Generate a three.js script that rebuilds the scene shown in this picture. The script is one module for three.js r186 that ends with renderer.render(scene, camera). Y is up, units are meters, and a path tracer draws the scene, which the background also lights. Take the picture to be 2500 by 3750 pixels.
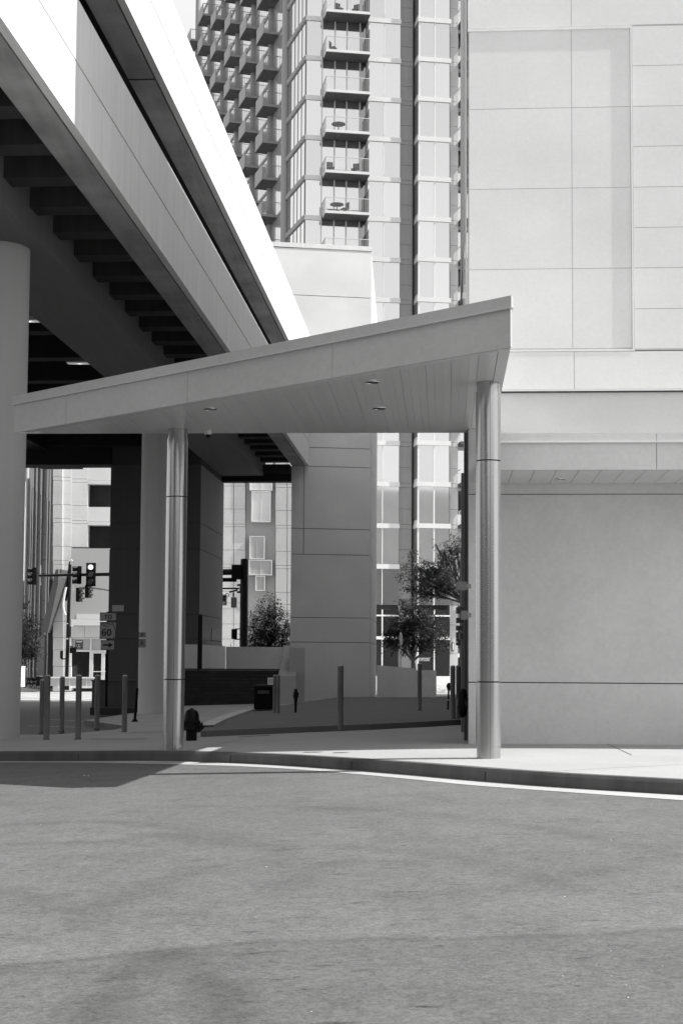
import * as THREE from 'three';
import { mergeGeometries, toCreasedNormals } from 'three/addons/utils/BufferGeometryUtils.js';
import { TessellateModifier } from 'three/addons/modifiers/TessellateModifier.js';
import { RoundedBoxGeometry } from 'three/addons/geometries/RoundedBoxGeometry.js';
import { TextGeometry } from 'three/addons/geometries/TextGeometry.js';
import { FontLoader } from 'three/addons/loaders/FontLoader.js';

// ---------------------------------------------------------------- camera, sky, sun, exposure
const scene = new THREE.Scene();
const F = 5585;                                       // focal length in pixels of the 2500 x 3750 photograph
const camera = new THREE.PerspectiveCamera(2 * Math.atan(1875 / F) * 180 / Math.PI, 2500 / 3750, 0.1, 4000);
camera.rotation.order = 'YXZ';
camera.position.set(0, 1.36, 0);
camera.rotation.set(0.0744, 0, 0.0063);               // tilted up a little, rolled a third of a degree
camera.setViewOffset(2500, 3750, 0, -139, 2500, 3750); // shift lens
camera.updateMatrixWorld(true);

const SUN_AZ = 8.5 * Math.PI / 180, SUN_EL = 48 * Math.PI / 180;
const SUN_DIR = new THREE.Vector3(Math.cos(SUN_EL) * Math.cos(SUN_AZ), Math.sin(SUN_EL), Math.cos(SUN_EL) * Math.sin(SUN_AZ));
const sun = new THREE.DirectionalLight(new THREE.Color(1, 0.995, 0.985), 5);
sun.position.copy(SUN_DIR).multiplyScalar(120).add(new THREE.Vector3(0, 0, -50));
sun.target.position.set(0, 0, -50);
sun.castShadow = true;
sun.shadow.mapSize.set(4096, 4096);
Object.assign(sun.shadow.camera, { left: -110, right: 110, top: 110, bottom: -110, near: 1, far: 400 });
sun.shadow.radius = 1;
scene.add(sun, sun.target);

const renderer = new THREE.WebGLRenderer({ antialias: true });
renderer.toneMapping = THREE.LinearToneMapping;
renderer.toneMappingExposure = 1.2;
renderer.shadowMap.enabled = true;

// ---------------------------------------------------------------- noise and textures
function rng(seed) { let a = seed >>> 0; return () => { a = (a + 0x6d2b79f5) | 0; let t = Math.imul(a ^ (a >>> 15), 1 | a); t = (t + Math.imul(t ^ (t >>> 7), 61 | t)) ^ t; return ((t ^ (t >>> 14)) >>> 0) / 4294967296; }; }
const clamp = (x, a, b) => Math.min(b, Math.max(a, x)), lerp = (a, b, t) => a + (b - a) * t, smooth = (a, b, x) => { const t = clamp((x - a) / (b - a), 0, 1); return t * t * (3 - 2 * t); };
function hash2(i, j, s) { let h = Math.imul(i, 374761393) ^ Math.imul(j, 668265263) ^ Math.imul(s, 2147483647 - 1013904223); h = Math.imul(h ^ (h >>> 13), 1274126177); return ((h ^ (h >>> 16)) >>> 0) / 4294967296; }
function vnoise(x, y, px, py, s) {                    // tiling value noise, px by py cells
  const i = Math.floor(x), j = Math.floor(y), u = x - i, v = y - j, a = u * u * (3 - 2 * u), b = v * v * (3 - 2 * v);
  const m = (k, n) => ((k % n) + n) % n, i0 = m(i, px), i1 = m(i + 1, px), j0 = m(j, py), j1 = m(j + 1, py);
  return lerp(lerp(hash2(i0, j0, s), hash2(i1, j0, s), a), lerp(hash2(i0, j1, s), hash2(i1, j1, s), a), b);
}
function fbm(u, v, cells, oct, s, sy = 1) {           // u, v in 0..1
  let t = 0, w = 0.5, n = 0;
  for (let o = 0; o < oct; o++) { const c = cells << o, cy = Math.max(1, Math.round(c * sy)); t += w * vnoise(u * c, v * cy, c, cy, s + o * 17); n += w; w *= 0.55; }
  return t / n;
}
function noise2(x, y, s) { return vnoise(x, y, 4096, 4096, s); }
function tex(size, metres, fn, h = size) {
  const d = new Uint8Array(size * h * 4);
  for (let j = 0; j < h; j++) for (let i = 0; i < size; i++) { const v = clamp(fn(i / size, j / h, i, j), 0, 1) * 255, o = (j * size + i) * 4; d[o] = d[o + 1] = d[o + 2] = v; d[o + 3] = 255; }
  const t = new THREE.DataTexture(d, size, h, THREE.RGBAFormat);
  t.wrapS = t.wrapT = THREE.RepeatWrapping; t.magFilter = THREE.LinearFilter; t.minFilter = THREE.LinearMipmapLinearFilter; t.generateMipmaps = true;
  t.repeat.set(1 / metres, 1 / metres); t.needsUpdate = true;
  return t;
}
const R0 = rng(11);
const speck = (size, n, seed) => { const a = new Float32Array(size * size), r = rng(seed); for (let k = 0; k < n; k++) { const x = r() * size | 0, y = r() * size | 0, s = 1 + (r() * r() * 3 | 0), v = r() * 2 - 1; for (let j = 0; j < s; j++) for (let i = 0; i < s; i++) a[((y + j) % size) * size + (x + i) % size] += v; } return a; };
const aspSpeck = speck(2048, 420000, 5);
// dark oily flecks and short cracks in the asphalt, 4 m to a tile
const flecks = new Float32Array(2048 * 2048);
{ const r = rng(71); for (let k = 0; k < 620; k++) { const cx = r() * 2048, cy = r() * 2048, big = r() > 0.93, L = (big ? 30 : 5) + r() * r() * (big ? 70 : 26), W = big ? 6 + r() * 12 : 2 + r() * 5, a = 0.25 + r() * 0.5, an = (r() - 0.5) * 1.1; for (let p = -L; p < L; p++) for (let q = -W; q < W; q++) { const e = 1 - Math.pow(p / L, 2) - Math.pow(q / W, 2); if (e <= 0) continue; if (r() > 0.75) continue; const x = ((cx + p * Math.cos(an) - q * Math.sin(an)) | 0) + 4096 & 2047, y = ((cy + p * Math.sin(an) + q * Math.cos(an)) | 0) + 4096 & 2047; flecks[y * 2048 + x] = Math.max(flecks[y * 2048 + x], a * e); } } }
const T = {
  asphalt: tex(2048, 4, (u, v, i, j) => 0.66 + 0.12 * (fbm(u, v, 6, 5, 3) - 0.5) + 0.15 * (fbm(u, v, 44, 3, 9) - 0.5) + 0.34 * (fbm(u, v, 150, 2, 10) - 0.5) + 0.42 * (fbm(u, v, 420, 2, 12) - 0.5) + 0.20 * aspSpeck[j * 2048 + i] - 0.62 * flecks[j * 2048 + i]),
  asphaltBump: tex(1024, 2, (u, v, i, j) => 0.5 + 0.5 * (fbm(u, v, 128, 3, 21) - 0.5) + 0.2 * aspSpeck[j * 2048 + i]),
  concrete: tex(1024, 4, (u, v) => 0.84 + 0.20 * (fbm(u, v, 3, 6, 31) - 0.5) + 0.10 * (fbm(u, v, 90, 3, 37) - 0.5)),
  streak: tex(1024, 5, (u, v) => 0.86 + 0.10 * (fbm(u, v, 4, 5, 41) - 0.5) + 0.16 * (fbm(u, v, 48, 3, 43, 0.05) - 0.5)),
  dirty: tex(1024, 5, (u, v) => 0.66 + 0.60 * (fbm(u, v, 5, 6, 51) - 0.5) + 0.22 * (fbm(u, v, 40, 3, 53, 0.06) - 0.5)),
  stucco: tex(1024, 3, (u, v) => 0.90 + 0.13 * (fbm(u, v, 3, 6, 61) - 0.5) + 0.06 * (fbm(u, v, 100, 3, 67) - 0.5)),
  mottle: tex(1024, 4, (u, v) => 0.88 + 0.22 * (fbm(u, v, 4, 6, 161) - 0.5) + 0.10 * (fbm(u, v, 70, 3, 167) - 0.5)),
  fineBump: tex(1024, 1.2, (u, v) => 0.5 + 0.9 * (fbm(u, v, 90, 4, 77) - 0.5)),
  softBump: tex(512, 2.4, (u, v) => 0.5 + 0.8 * (fbm(u, v, 4, 4, 87) - 0.5)),
  stone: tex(512, 1.5, (u, v) => 0.6 + 0.8 * (fbm(u, v, 5, 6, 97) - 0.5)),
};
// sky: bright thin overcast haze with soft clouds, brighter towards the sun
{
  const w = 1024, h = 512, d = new Float32Array(w * h * 4), dir = new THREE.Vector3();
  for (let j = 0; j < h; j++) for (let i = 0; i < w; i++) {
    const el = (j + 0.5) / h * Math.PI - Math.PI / 2, az = (i + 0.5) / w * 2 * Math.PI - Math.PI;
    dir.set(Math.cos(el) * Math.cos(az), Math.sin(el), Math.cos(el) * Math.sin(az));
    const c = fbm(i / w, j / h, 6, 6, 101), up = Math.max(0, Math.sin(el));
    const toSun = Math.max(0, dir.dot(SUN_DIR));
    let L = lerp(1.10, 0.40, Math.pow(up, 0.8)) + 0.36 * smooth(0.44, 0.68, c) * (0.3 + 0.7 * (1 - up)) + 0.7 * Math.pow(toSun, 5);
    L *= 0.82; if (el < 0) L = 0.28;
    const o = (j * w + i) * 4; d[o] = L; d[o + 1] = L; d[o + 2] = L; d[o + 3] = 1;
  }
  const t = new THREE.DataTexture(d, w, h, THREE.RGBAFormat, THREE.FloatType);
  t.mapping = THREE.EquirectangularReflectionMapping; t.magFilter = THREE.LinearFilter; t.wrapS = THREE.RepeatWrapping; t.needsUpdate = true;
  scene.background = t; scene.environment = t;
}

// ---------------------------------------------------------------- materials (black and white photograph: neutral greys, linear values)
const grey = (v) => new THREE.Color().setRGB(v, v, v);
const mat = (v, o = {}) => new THREE.MeshStandardMaterial({ color: grey(v), roughness: 0.85, metalness: 0, ...o });
const M = {
  asphalt: mat(0.20, { map: T.asphalt, bumpMap: T.asphaltBump, bumpScale: 0.004, roughness: 0.95, vertexColors: true }),
  street: mat(0.26, { map: T.asphalt, roughness: 0.95 }),
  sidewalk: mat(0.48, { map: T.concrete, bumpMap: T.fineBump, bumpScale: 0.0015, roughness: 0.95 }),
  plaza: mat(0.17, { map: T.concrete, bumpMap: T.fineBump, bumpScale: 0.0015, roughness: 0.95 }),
  kerb: mat(0.15, { map: T.dirty, bumpMap: T.fineBump, bumpScale: 0.002, roughness: 0.95 }),
  gutter: mat(0.55, { map: T.concrete, bumpMap: T.fineBump, bumpScale: 0.002, roughness: 0.95 }),
  paint: mat(0.75, { roughness: 0.8, map: T.concrete }),
  parapet: mat(0.92, { map: T.streak, bumpMap: T.fineBump, bumpScale: 0.0008, roughness: 0.8 }),
  soffit: mat(0.60, { map: T.dirty, bumpMap: T.softBump, bumpScale: 0.01, roughness: 0.92 }),
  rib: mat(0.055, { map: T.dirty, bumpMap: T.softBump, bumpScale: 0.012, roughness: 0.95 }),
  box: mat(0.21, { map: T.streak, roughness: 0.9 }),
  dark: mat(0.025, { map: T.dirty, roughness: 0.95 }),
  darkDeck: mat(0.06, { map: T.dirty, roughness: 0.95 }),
  pier: mat(0.62, { map: T.streak, bumpMap: T.fineBump, bumpScale: 0.001, roughness: 0.88 }),
  abut: mat(0.88, { map: T.stucco, bumpMap: T.fineBump, bumpScale: 0.0015, roughness: 0.88 }),
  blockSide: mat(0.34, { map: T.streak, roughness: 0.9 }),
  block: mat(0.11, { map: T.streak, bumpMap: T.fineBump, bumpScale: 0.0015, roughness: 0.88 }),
  softJoint: mat(0.16, { roughness: 0.95 }),
  joint: mat(0.06, { roughness: 0.95 }),
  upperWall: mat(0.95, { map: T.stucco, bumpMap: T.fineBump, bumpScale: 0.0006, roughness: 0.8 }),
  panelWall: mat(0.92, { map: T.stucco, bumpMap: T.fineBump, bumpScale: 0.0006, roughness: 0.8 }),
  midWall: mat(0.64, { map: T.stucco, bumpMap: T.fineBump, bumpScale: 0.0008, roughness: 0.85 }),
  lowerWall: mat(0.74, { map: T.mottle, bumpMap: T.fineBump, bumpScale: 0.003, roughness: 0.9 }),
  fascia: mat(0.68, { roughness: 0.45, metalness: 0.15, map: T.concrete }),
  ledge: mat(0.80, { roughness: 0.45, metalness: 0.15, map: T.concrete }),
  plank: mat(0.62, { roughness: 0.28, metalness: 0.2 }),
  plankB: mat(0.60, { roughness: 0.3, metalness: 0.2 }),
  steel: mat(0.47, { roughness: 0.22, metalness: 0.82 }),
  chrome: mat(0.75, { roughness: 0.12, metalness: 1 }),
  black: new THREE.MeshPhysicalMaterial({ color: grey(0.006), roughness: 0.7, specularIntensity: 0.2 }),
  blackPaint: new THREE.MeshPhysicalMaterial({ color: grey(0.008), roughness: 0.45, specularIntensity: 0.35 }),
  bollard: mat(0.22, { roughness: 0.55, map: T.stone, bumpMap: T.fineBump, bumpScale: 0.0006 }),
  cap: mat(0.5, { roughness: 0.6 }),
  stoneA: mat(0.02, { map: T.stone, bumpMap: T.softBump, bumpScale: 0.01, roughness: 0.7 }),
  stoneB: mat(0.035, { map: T.stone, bumpMap: T.softBump, bumpScale: 0.01, roughness: 0.75 }),
  wing: mat(0.5, { map: T.concrete, roughness: 0.9 }),
  lowWall: mat(0.88, { map: T.concrete, roughness: 0.9 }),
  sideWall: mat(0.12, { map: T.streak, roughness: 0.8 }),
  glass: mat(0.70, { roughness: 0.06, metalness: 0.96 }),
  glassB: mat(0.66, { roughness: 0.07, metalness: 0.96 }),
  glassC: mat(0.63, { roughness: 0.08, metalness: 0.96 }),
  darkGlass: mat(0.02, { roughness: 0.06, metalness: 0.0 }),
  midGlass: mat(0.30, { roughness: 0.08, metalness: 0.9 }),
  mullion: mat(0.62, { roughness: 0.5, metalness: 0.2 }),
  mullionDark: mat(0.16, { roughness: 0.5 }),
  towerBand: mat(0.78, { map: T.stucco, roughness: 0.8 }),
  towerConcrete: mat(0.40, { map: T.streak, roughness: 0.9 }),
  towerPale: mat(0.62, { map: T.stucco, roughness: 0.9 }),
  balcony: mat(0.13, { map: T.dirty, roughness: 0.9 }),
  flankGlass: mat(0.78, { roughness: 0.12, metalness: 0.6 }),
  awning: mat(0.12, { map: T.streak, roughness: 0.9 }),
  balconyPanel: mat(0.34, { roughness: 0.6, metalness: 0.1 }),
  rail: mat(0.62, { roughness: 0.5, metalness: 0.3 }),
  whitePanel: mat(0.80, { map: T.stucco, roughness: 0.85 }),
  finDark: mat(0.50, { map: T.streak, roughness: 0.9 }),
  finEdge: mat(0.62, { roughness: 0.8 }),
  screen: mat(0.46, { roughness: 0.7 }),
  boxGlass: mat(0.62, { roughness: 0.15, metalness: 0.3 }),
  white: mat(0.74, { roughness: 0.6 }),
  furniture: mat(0.05, { roughness: 0.6 }),
  belt: mat(0.04),
  bark: mat(0.10, { map: T.dirty, bumpMap: T.softBump, bumpScale: 0.02, roughness: 0.95 }),
  leafA: new THREE.MeshPhysicalMaterial({ color: grey(0.42), roughness: 0.9, transmission: 0.3, thickness: 0, side: THREE.DoubleSide }),
  leafB: new THREE.MeshPhysicalMaterial({ color: grey(0.66), roughness: 0.8, transmission: 0.3, thickness: 0, side: THREE.DoubleSide }),
  lensOn: new THREE.MeshStandardMaterial({ color: grey(0.8), emissive: grey(1), emissiveIntensity: 0.9, roughness: 0.4 }),
  roofWhite: mat(0.82, { map: T.concrete, roughness: 0.8 }),
  lightOn: new THREE.MeshStandardMaterial({ color: grey(0.8), emissive: grey(1), emissiveIntensity: 0.16, roughness: 0.5 }),
  box1: mat(0.10, { roughness: 0.6 }),
};

// ---------------------------------------------------------------- helpers
const CAM = camera.position, W2 = new THREE.Vector3();
function ray(x, y) { return new THREE.Vector3((x - 1250) / F, -(y - 2014) / F, -1).applyQuaternion(camera.quaternion); }
const P = (x, y, d) => { const r = ray(x, y); return CAM.clone().addScaledVector(r, -d / r.z); };            // world point at depth d behind a pixel of the photograph
const onY = (x, y, Y) => { const r = ray(x, y); return CAM.clone().addScaledVector(r, (Y - CAM.y) / r.y); };
const sclamp = (x, a, b, k) => { const s = (z) => Math.max(z, 0) + Math.log(1 + Math.exp(-Math.abs(z * k))) / k; return a + s(x - a) - s(x - b); };
const G = (X, d) => 0.155 + 0.03 * sclamp(X, -8, 2, 1.5) - 0.0064 * (sclamp(d, 0, 65, 0.3) - 20);              // height of the pavement: it falls to the left and to the back
const RD = 0.15;                                                                                             // the road lies a kerb lower
function onG(x, y, off = 0) { const r = ray(x, y); let Y = off + 0.1, p; for (let k = 0; k < 40; k++) { p = CAM.clone().addScaledVector(r, (Y - CAM.y) / r.y); Y = lerp(Y, G(p.x, -p.z) + off, 0.7); } return p; }
// street grid: t runs away from the camera along the viaduct, q across it
const TH = Math.atan(0.068), CT = Math.cos(TH), ST = Math.sin(TH);
const L = (q, t) => [q * CT + t * ST, -q * ST + t * CT];                                                     // grid -> [X, depth]
const toQ = (p) => p.x * CT + p.z * ST, toT = (p) => p.x * ST - p.z * CT;
function onT(x, y, t) { const r = ray(x, y), k = (t - (CAM.x * ST - CAM.z * CT)) / (r.x * ST - r.z * CT), p = CAM.clone().addScaledVector(r, k); return { q: toQ(p), y: p.y }; }
function onQ(x, y, q) { const r = ray(x, y), k = (q - (CAM.x * CT + CAM.z * ST)) / (r.x * CT + r.z * ST), p = CAM.clone().addScaledVector(r, k); return { t: toT(p), y: p.y }; }

function boxUV(g) {                                                                                          // uv in metres by the main direction of each face
  const n = g.index ? g.toNonIndexed() : g, p = n.attributes.position, uv = new Float32Array(p.count * 2), a = new THREE.Vector3(), b = new THREE.Vector3(), c = new THREE.Vector3();
  for (let i = 0; i < p.count; i += 3) {
    a.fromBufferAttribute(p, i); b.fromBufferAttribute(p, i + 1); c.fromBufferAttribute(p, i + 2);
    const m = b.clone().sub(a).cross(c.clone().sub(a)), ax = Math.abs(m.x), ay = Math.abs(m.y), az = Math.abs(m.z);
    [a, b, c].forEach((v, k) => { const o = (i + k) * 2; if (ay >= ax && ay >= az) { uv[o] = v.x; uv[o + 1] = v.z; } else if (ax > az) { uv[o] = v.z; uv[o + 1] = v.y; } else { uv[o] = v.x; uv[o + 1] = v.y; } });
  }
  n.setAttribute('uv', new THREE.BufferAttribute(uv, 2));
  return n;
}
const hv = (h, p) => (typeof h === 'function' ? h(p[0], p[1]) : h);
function prism(poly, y0, y1) {                                                                               // upright prism on a plan polygon of [X, depth]
  const pts = poly.map(([x, d]) => new THREE.Vector2(x, -d));
  const ccw = THREE.ShapeUtils.area(pts) > 0, pl = ccw ? poly : [...poly].reverse(), v2 = ccw ? pts : [...pts].reverse();
  const pos = [], push = (p, y) => pos.push(p[0], y, -p[1]);
  for (let i = 0; i < pl.length; i++) { const a = pl[i], b = pl[(i + 1) % pl.length]; const a0 = hv(y0, a), a1 = hv(y1, a), b0 = hv(y0, b), b1 = hv(y1, b); push(a, a0); push(a, a1); push(b, b1); push(a, a0); push(b, b1); push(b, b0); }
  for (const f of THREE.ShapeUtils.triangulateShape(v2, [])) { for (const k of [f[0], f[2], f[1]]) push(pl[k], hv(y1, pl[k])); for (const k of f) push(pl[k], hv(y0, pl[k])); }
  const g = new THREE.BufferGeometry(); g.setAttribute('position', new THREE.Float32BufferAttribute(pos, 3)); 
  // faces outwards
  const q = g.attributes.position.array; let vol = 0;
  for (let i = 0; i < q.length; i += 9) vol += q[i] * (q[i + 4] * q[i + 8] - q[i + 5] * q[i + 7]) - q[i + 1] * (q[i + 3] * q[i + 8] - q[i + 5] * q[i + 6]) + q[i + 2] * (q[i + 3] * q[i + 7] - q[i + 4] * q[i + 6]);
  if (vol < 0) for (let i = 0; i < q.length; i += 9) for (let k = 0; k < 3; k++) { const s = q[i + 3 + k]; q[i + 3 + k] = q[i + 6 + k]; q[i + 6 + k] = s; }
  g.computeVertexNormals();
  return boxUV(g);
}
const gbox = (q0, q1, t0, t1, y0, y1) => prism([L(q0, t0), L(q1, t0), L(q1, t1), L(q0, t1)], y0, y1);
const wbox = (X0, X1, d0, d1, y0, y1) => prism([[X0, d0], [X1, d0], [X1, d1], [X0, d1]], y0, y1);
function pxbox(x0, y0, x1, y1, d, thick) { const a = P(x0, (y0 + y1) / 2, d), b = P(x1, (y0 + y1) / 2, d), c = P((x0 + x1) / 2, y0, d), e = P((x0 + x1) / 2, y1, d); return wbox(a.x, b.x, d, d + thick, e.y, c.y); }
function gpx(x0, y0, x1, y1, t, thick, front = 0) { const a = onT(x0, (y0 + y1) / 2, t), b = onT(x1, (y0 + y1) / 2, t), c = onT((x0 + x1) / 2, y0, t), e = onT((x0 + x1) / 2, y1, t); return gbox(a.q, b.q, t - front, t + thick, e.y, c.y); }
function tube(points, r, seg = 8, n = 24) { return boxKeep(new THREE.TubeGeometry(new THREE.CatmullRomCurve3(points), n, r, seg, false)); }
function bar(a, b, r0, r1 = r0, seg = 10) { const d = b.clone().sub(a), g = new THREE.CylinderGeometry(r1, r0, d.length(), seg); g.applyQuaternion(new THREE.Quaternion().setFromUnitVectors(new THREE.Vector3(0, 1, 0), d.clone().normalize())); g.translate((a.x + b.x) / 2, (a.y + b.y) / 2, (a.z + b.z) / 2); return boxKeep(g); }
const boxKeep = (g) => (g.index ? g.toNonIndexed() : g);
const merge = (list) => mergeGeometries(list.map((g) => { const n = g.index ? g.toNonIndexed() : g; for (const k of Object.keys(n.attributes)) if (!['position', 'normal', 'uv'].includes(k)) n.deleteAttribute(k); return n; }));
const v3 = (x, y, z) => new THREE.Vector3(x, y, z);
const lathe = (pts, x, z, seg = 24, y = 0) => new THREE.LatheGeometry(pts.map(([r, h]) => new THREE.Vector2(r, h)), seg).translate(x, y, z);

const used = new Map();
function numbered(n) { const k = used.get(n) ?? 0; used.set(n, k + 1); return k ? n + '_' + String(k).padStart(3, '0') : n; }
function thing(name, label, category, pos, group) { const o = new THREE.Group(); o.name = numbered(name); o.position.copy(pos ?? v3(0, 0, 0)); o.userData = { label, category }; if (group) o.userData.group = group; scene.add(o); o.updateMatrixWorld(true); return o; }
function part(parent, name, geom, m, label) {                                                                // geometry is given in world coordinates
  let root = parent; while (root.parent && root.parent !== scene) root = root.parent;
  const same = parent.children.filter((c) => c.userData.base === name).length;
  const g = geom.clone().translate(-root.position.x, -root.position.y, -root.position.z);
  const o = new THREE.Mesh(g, m); o.name = same ? name + '_' + String(same).padStart(3, '0') : name; o.userData.base = name; if (label) o.userData.label = label;
  o.castShadow = o.receiveShadow = true; parent.add(o); return o;
}
function struct(name, geom, m) { const o = new THREE.Mesh(geom, m); o.name = name; o.userData = { kind: 'structure' }; o.castShadow = o.receiveShadow = true; scene.add(o); return o; }
function copy(src, name, label, pos, group, turn = 0) { const o = src.clone(); o.name = numbered(name); o.position.copy(pos); o.rotation.y = turn; o.userData = { ...src.userData, label }; if (group) o.userData.group = group; scene.add(o); return o; }
function sheet(poly, off, edge = 1.2, extra) {                                                               // level surface following the ground
  const sh = new THREE.Shape(poly.map(([x, d]) => new THREE.Vector2(x, d)));
  let g = new THREE.ShapeGeometry(sh);
  g = new TessellateModifier(edge, 9).modify(g.toNonIndexed());
  const p = g.attributes.position, uv = new Float32Array(p.count * 2);
  for (let i = 0; i < p.count; i++) { const x = p.getX(i), d = p.getY(i); p.setXYZ(i, x, G(x, d) + off + (extra ? extra(x, d) : 0), -d); uv[2 * i] = x; uv[2 * i + 1] = d; }
  g.setAttribute('uv', new THREE.BufferAttribute(uv, 2)); g.deleteAttribute('normal');
  const q = p.array; if ((q[3] - q[0]) * (q[8] - q[2]) - (q[5] - q[2]) * (q[6] - q[0]) > 0) for (let i = 0; i < q.length; i += 9) for (let k = 0; k < 3; k++) { let s = q[i + 3 + k]; q[i + 3 + k] = q[i + 6 + k]; q[i + 6 + k] = s; if (k < 2) { const u = (i / 3 + 1) * 2 + k; s = uv[u]; uv[u] = uv[u + 2]; uv[u + 2] = s; } }
  g.computeVertexNormals(); return g;
}

// ---------------------------------------------------------------- ground: road, kerb, gutter, pavement, raised plaza
const K = 1.205;
M.rimStone = mat(0.66, { map: T.concrete, bumpMap: T.fineBump, bumpScale: 0.003, roughness: 0.95 });                                                                                             // scale of the viaduct measured on its piers
function resample(pts, n) { const c = new THREE.CatmullRomCurve3(pts.map((p) => v3(p[0], 0, p[1])), false, 'centripetal'); return c.getSpacedPoints(n).map((p) => [p.x, p.z]); }
const XD = (p) => [p.x, -p.z];
const kerbPx = [[-300, 2789, 2793], [0, 2789, 2793], [300, 2789, 2793.5], [560, 2788, 2798], [800, 2794, 2804], [1000, 2803, 2813], [1250, 2820, 2831], [1500, 2840, 2854], [1744, 2862, 2878], [2047, 2886, 2900], [2500, 2914, 2932], [2800, 2930, 2952]];
const kerbLine = resample([[-40, 23.4], [-16, 23.1], ...kerbPx.map(([x, b]) => XD(onG(x, b, -RD))), [7, 13.0], [14, 7.2], [30, -6]], 260);
const gutLine = resample([[-40, 23.2], [-16, 22.9], ...kerbPx.map(([x, b, g]) => XD(onG(x, g, -RD))), [6.8, 12.5], [13.8, 6.7], [29.8, -6.5]], 260);
function strip(a, b, ya, yb, vlen = 1) {                                                                     // ribbon between two plan lines
  const pos = [], uv = []; let s = 0;
  for (let i = 0; i + 1 < a.length; i++) {
    const s1 = s + Math.hypot(a[i + 1][0] - a[i][0], a[i + 1][1] - a[i][1]);
    const q = [[a[i], ya, s, 0], [a[i + 1], ya, s1, 0], [b[i + 1], yb, s1, vlen], [b[i], yb, s, vlen]];
    for (const k of [0, 1, 2, 0, 2, 3]) { const [p, f, u, v] = q[k]; pos.push(p[0], f(p[0], p[1]), -p[1]); uv.push(u, v); }
    s = s1;
  }
  const g = new THREE.BufferGeometry(); g.setAttribute('position', new THREE.Float32BufferAttribute(pos, 3)); g.setAttribute('uv', new THREE.Float32BufferAttribute(uv, 2)); g.computeVertexNormals(); return g;
}
const off = (line, w) => line.map((p, i) => { const a = line[Math.max(0, i - 1)], b = line[Math.min(line.length - 1, i + 1)], dx = b[0] - a[0], dd = b[1] - a[1], l = Math.hypot(dx, dd); return [p[0] - dd / l * w, p[1] + dx / l * w]; });
const yG = (o) => (x, d) => G(x, d) + o;
const k1 = off(kerbLine, 0.012), k2 = off(kerbLine, 0.035), k3 = off(kerbLine, 0.17);
struct('kerb', merge([strip(kerbLine, k1, yG(-RD), yG(-0.03), 0.12), strip(k1, k2, yG(-0.03), yG(0.001), 0.04), strip(k2, k3, yG(0.001), yG(0.002), 0.14)]), M.kerb);
struct('gutter', strip(gutLine, kerbLine, yG(-RD + 0.004), yG(-RD + 0.006), 0.4), M.gutter);

// road: a dense sheet in front of the camera with its worn patches, coarser beyond
const seamPx = [[-200, 3556], [0, 3540], [320, 3512], [620, 3478], [1000, 3446], [1250, 3440], [1700, 3436], [2200, 3418], [2700, 3390]].map(([x, y]) => XD(onG(x, y, -RD)));
const trackPx = [[[560, 3490], [480, 3560], [400, 3660], [330, 3780]], [[640, 3500], [740, 3580], [810, 3660], [870, 3780]], [[0, 3270], [150, 3300], [280, 3335], [560, 3245], [760, 3180]], [[60, 3090], [420, 3080], [600, 3055], [760, 3090]], [[1000, 3240], [1300, 3150], [1500, 3160]], [[1300, 3100], [1700, 3150], [2100, 3260]], [[0, 3020], [350, 3010], [700, 3040], [1000, 3110]], [[1500, 3280], [1900, 3240], [2500, 3130]], [[1000, 2950], [1500, 2975], [2000, 3040], [2500, 3130]]].map((l) => resample(l.map(([x, y]) => XD(onG(x, y, -RD))), 40));
const seg2 = (x, d, line) => { let m = 1e9; for (const p of line) m = Math.min(m, Math.hypot(p[0] - x, p[1] - d)); return m; };
function roadTone(x, d) {
  let v = 1 + 0.13 * (noise2(x * 0.6 + 40, d * 0.5, 7) - 0.5) + 0.10 * (noise2(x * 2.2 + 90, d * 1.6, 8) - 0.5) + 0.12 * (noise2(x * 6 + 20, d * 5 + 40, 9) - 0.5);
  let ys = null; for (let i = 0; i + 1 < seamPx.length; i++) if (x >= seamPx[i][0] && x <= seamPx[i + 1][0]) ys = lerp(seamPx[i][1], seamPx[i + 1][1], (x - seamPx[i][0]) / (seamPx[i + 1][0] - seamPx[i][0]));
  if (ys !== null) { const e = d - ys + 0.03 * (noise2(x * 5, 3, 12) - 0.5); v *= e > 0 ? 1 + 0.15 * Math.exp(-e * 1.4) : 0.95; v *= 1 - 0.24 * Math.exp(-e * e / 0.003); }
  trackPx.forEach((l, i) => { const m = seg2(x, d, l), w = i < 2 ? 0.12 : 0.15; v *= 1 - (i < 2 ? 0.30 : i < 4 ? 0.22 : 0.15) * Math.exp(-m * m / (w * w)) * (0.6 + 0.7 * noise2(x * 4, d * 4, 30 + i)); });
  const st = smooth(0.74, 0.9, noise2(x * 3.1 + 300, d * 2.6 + 10, 15)) * smooth(0.3, 0.8, noise2(x * 22, d * 18, 16)); v *= 1 - 0.16 * st;
  return clamp(v * (1 + 0.025 * (d - 8) / 10), 0.5, 1.25);
}
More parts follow.
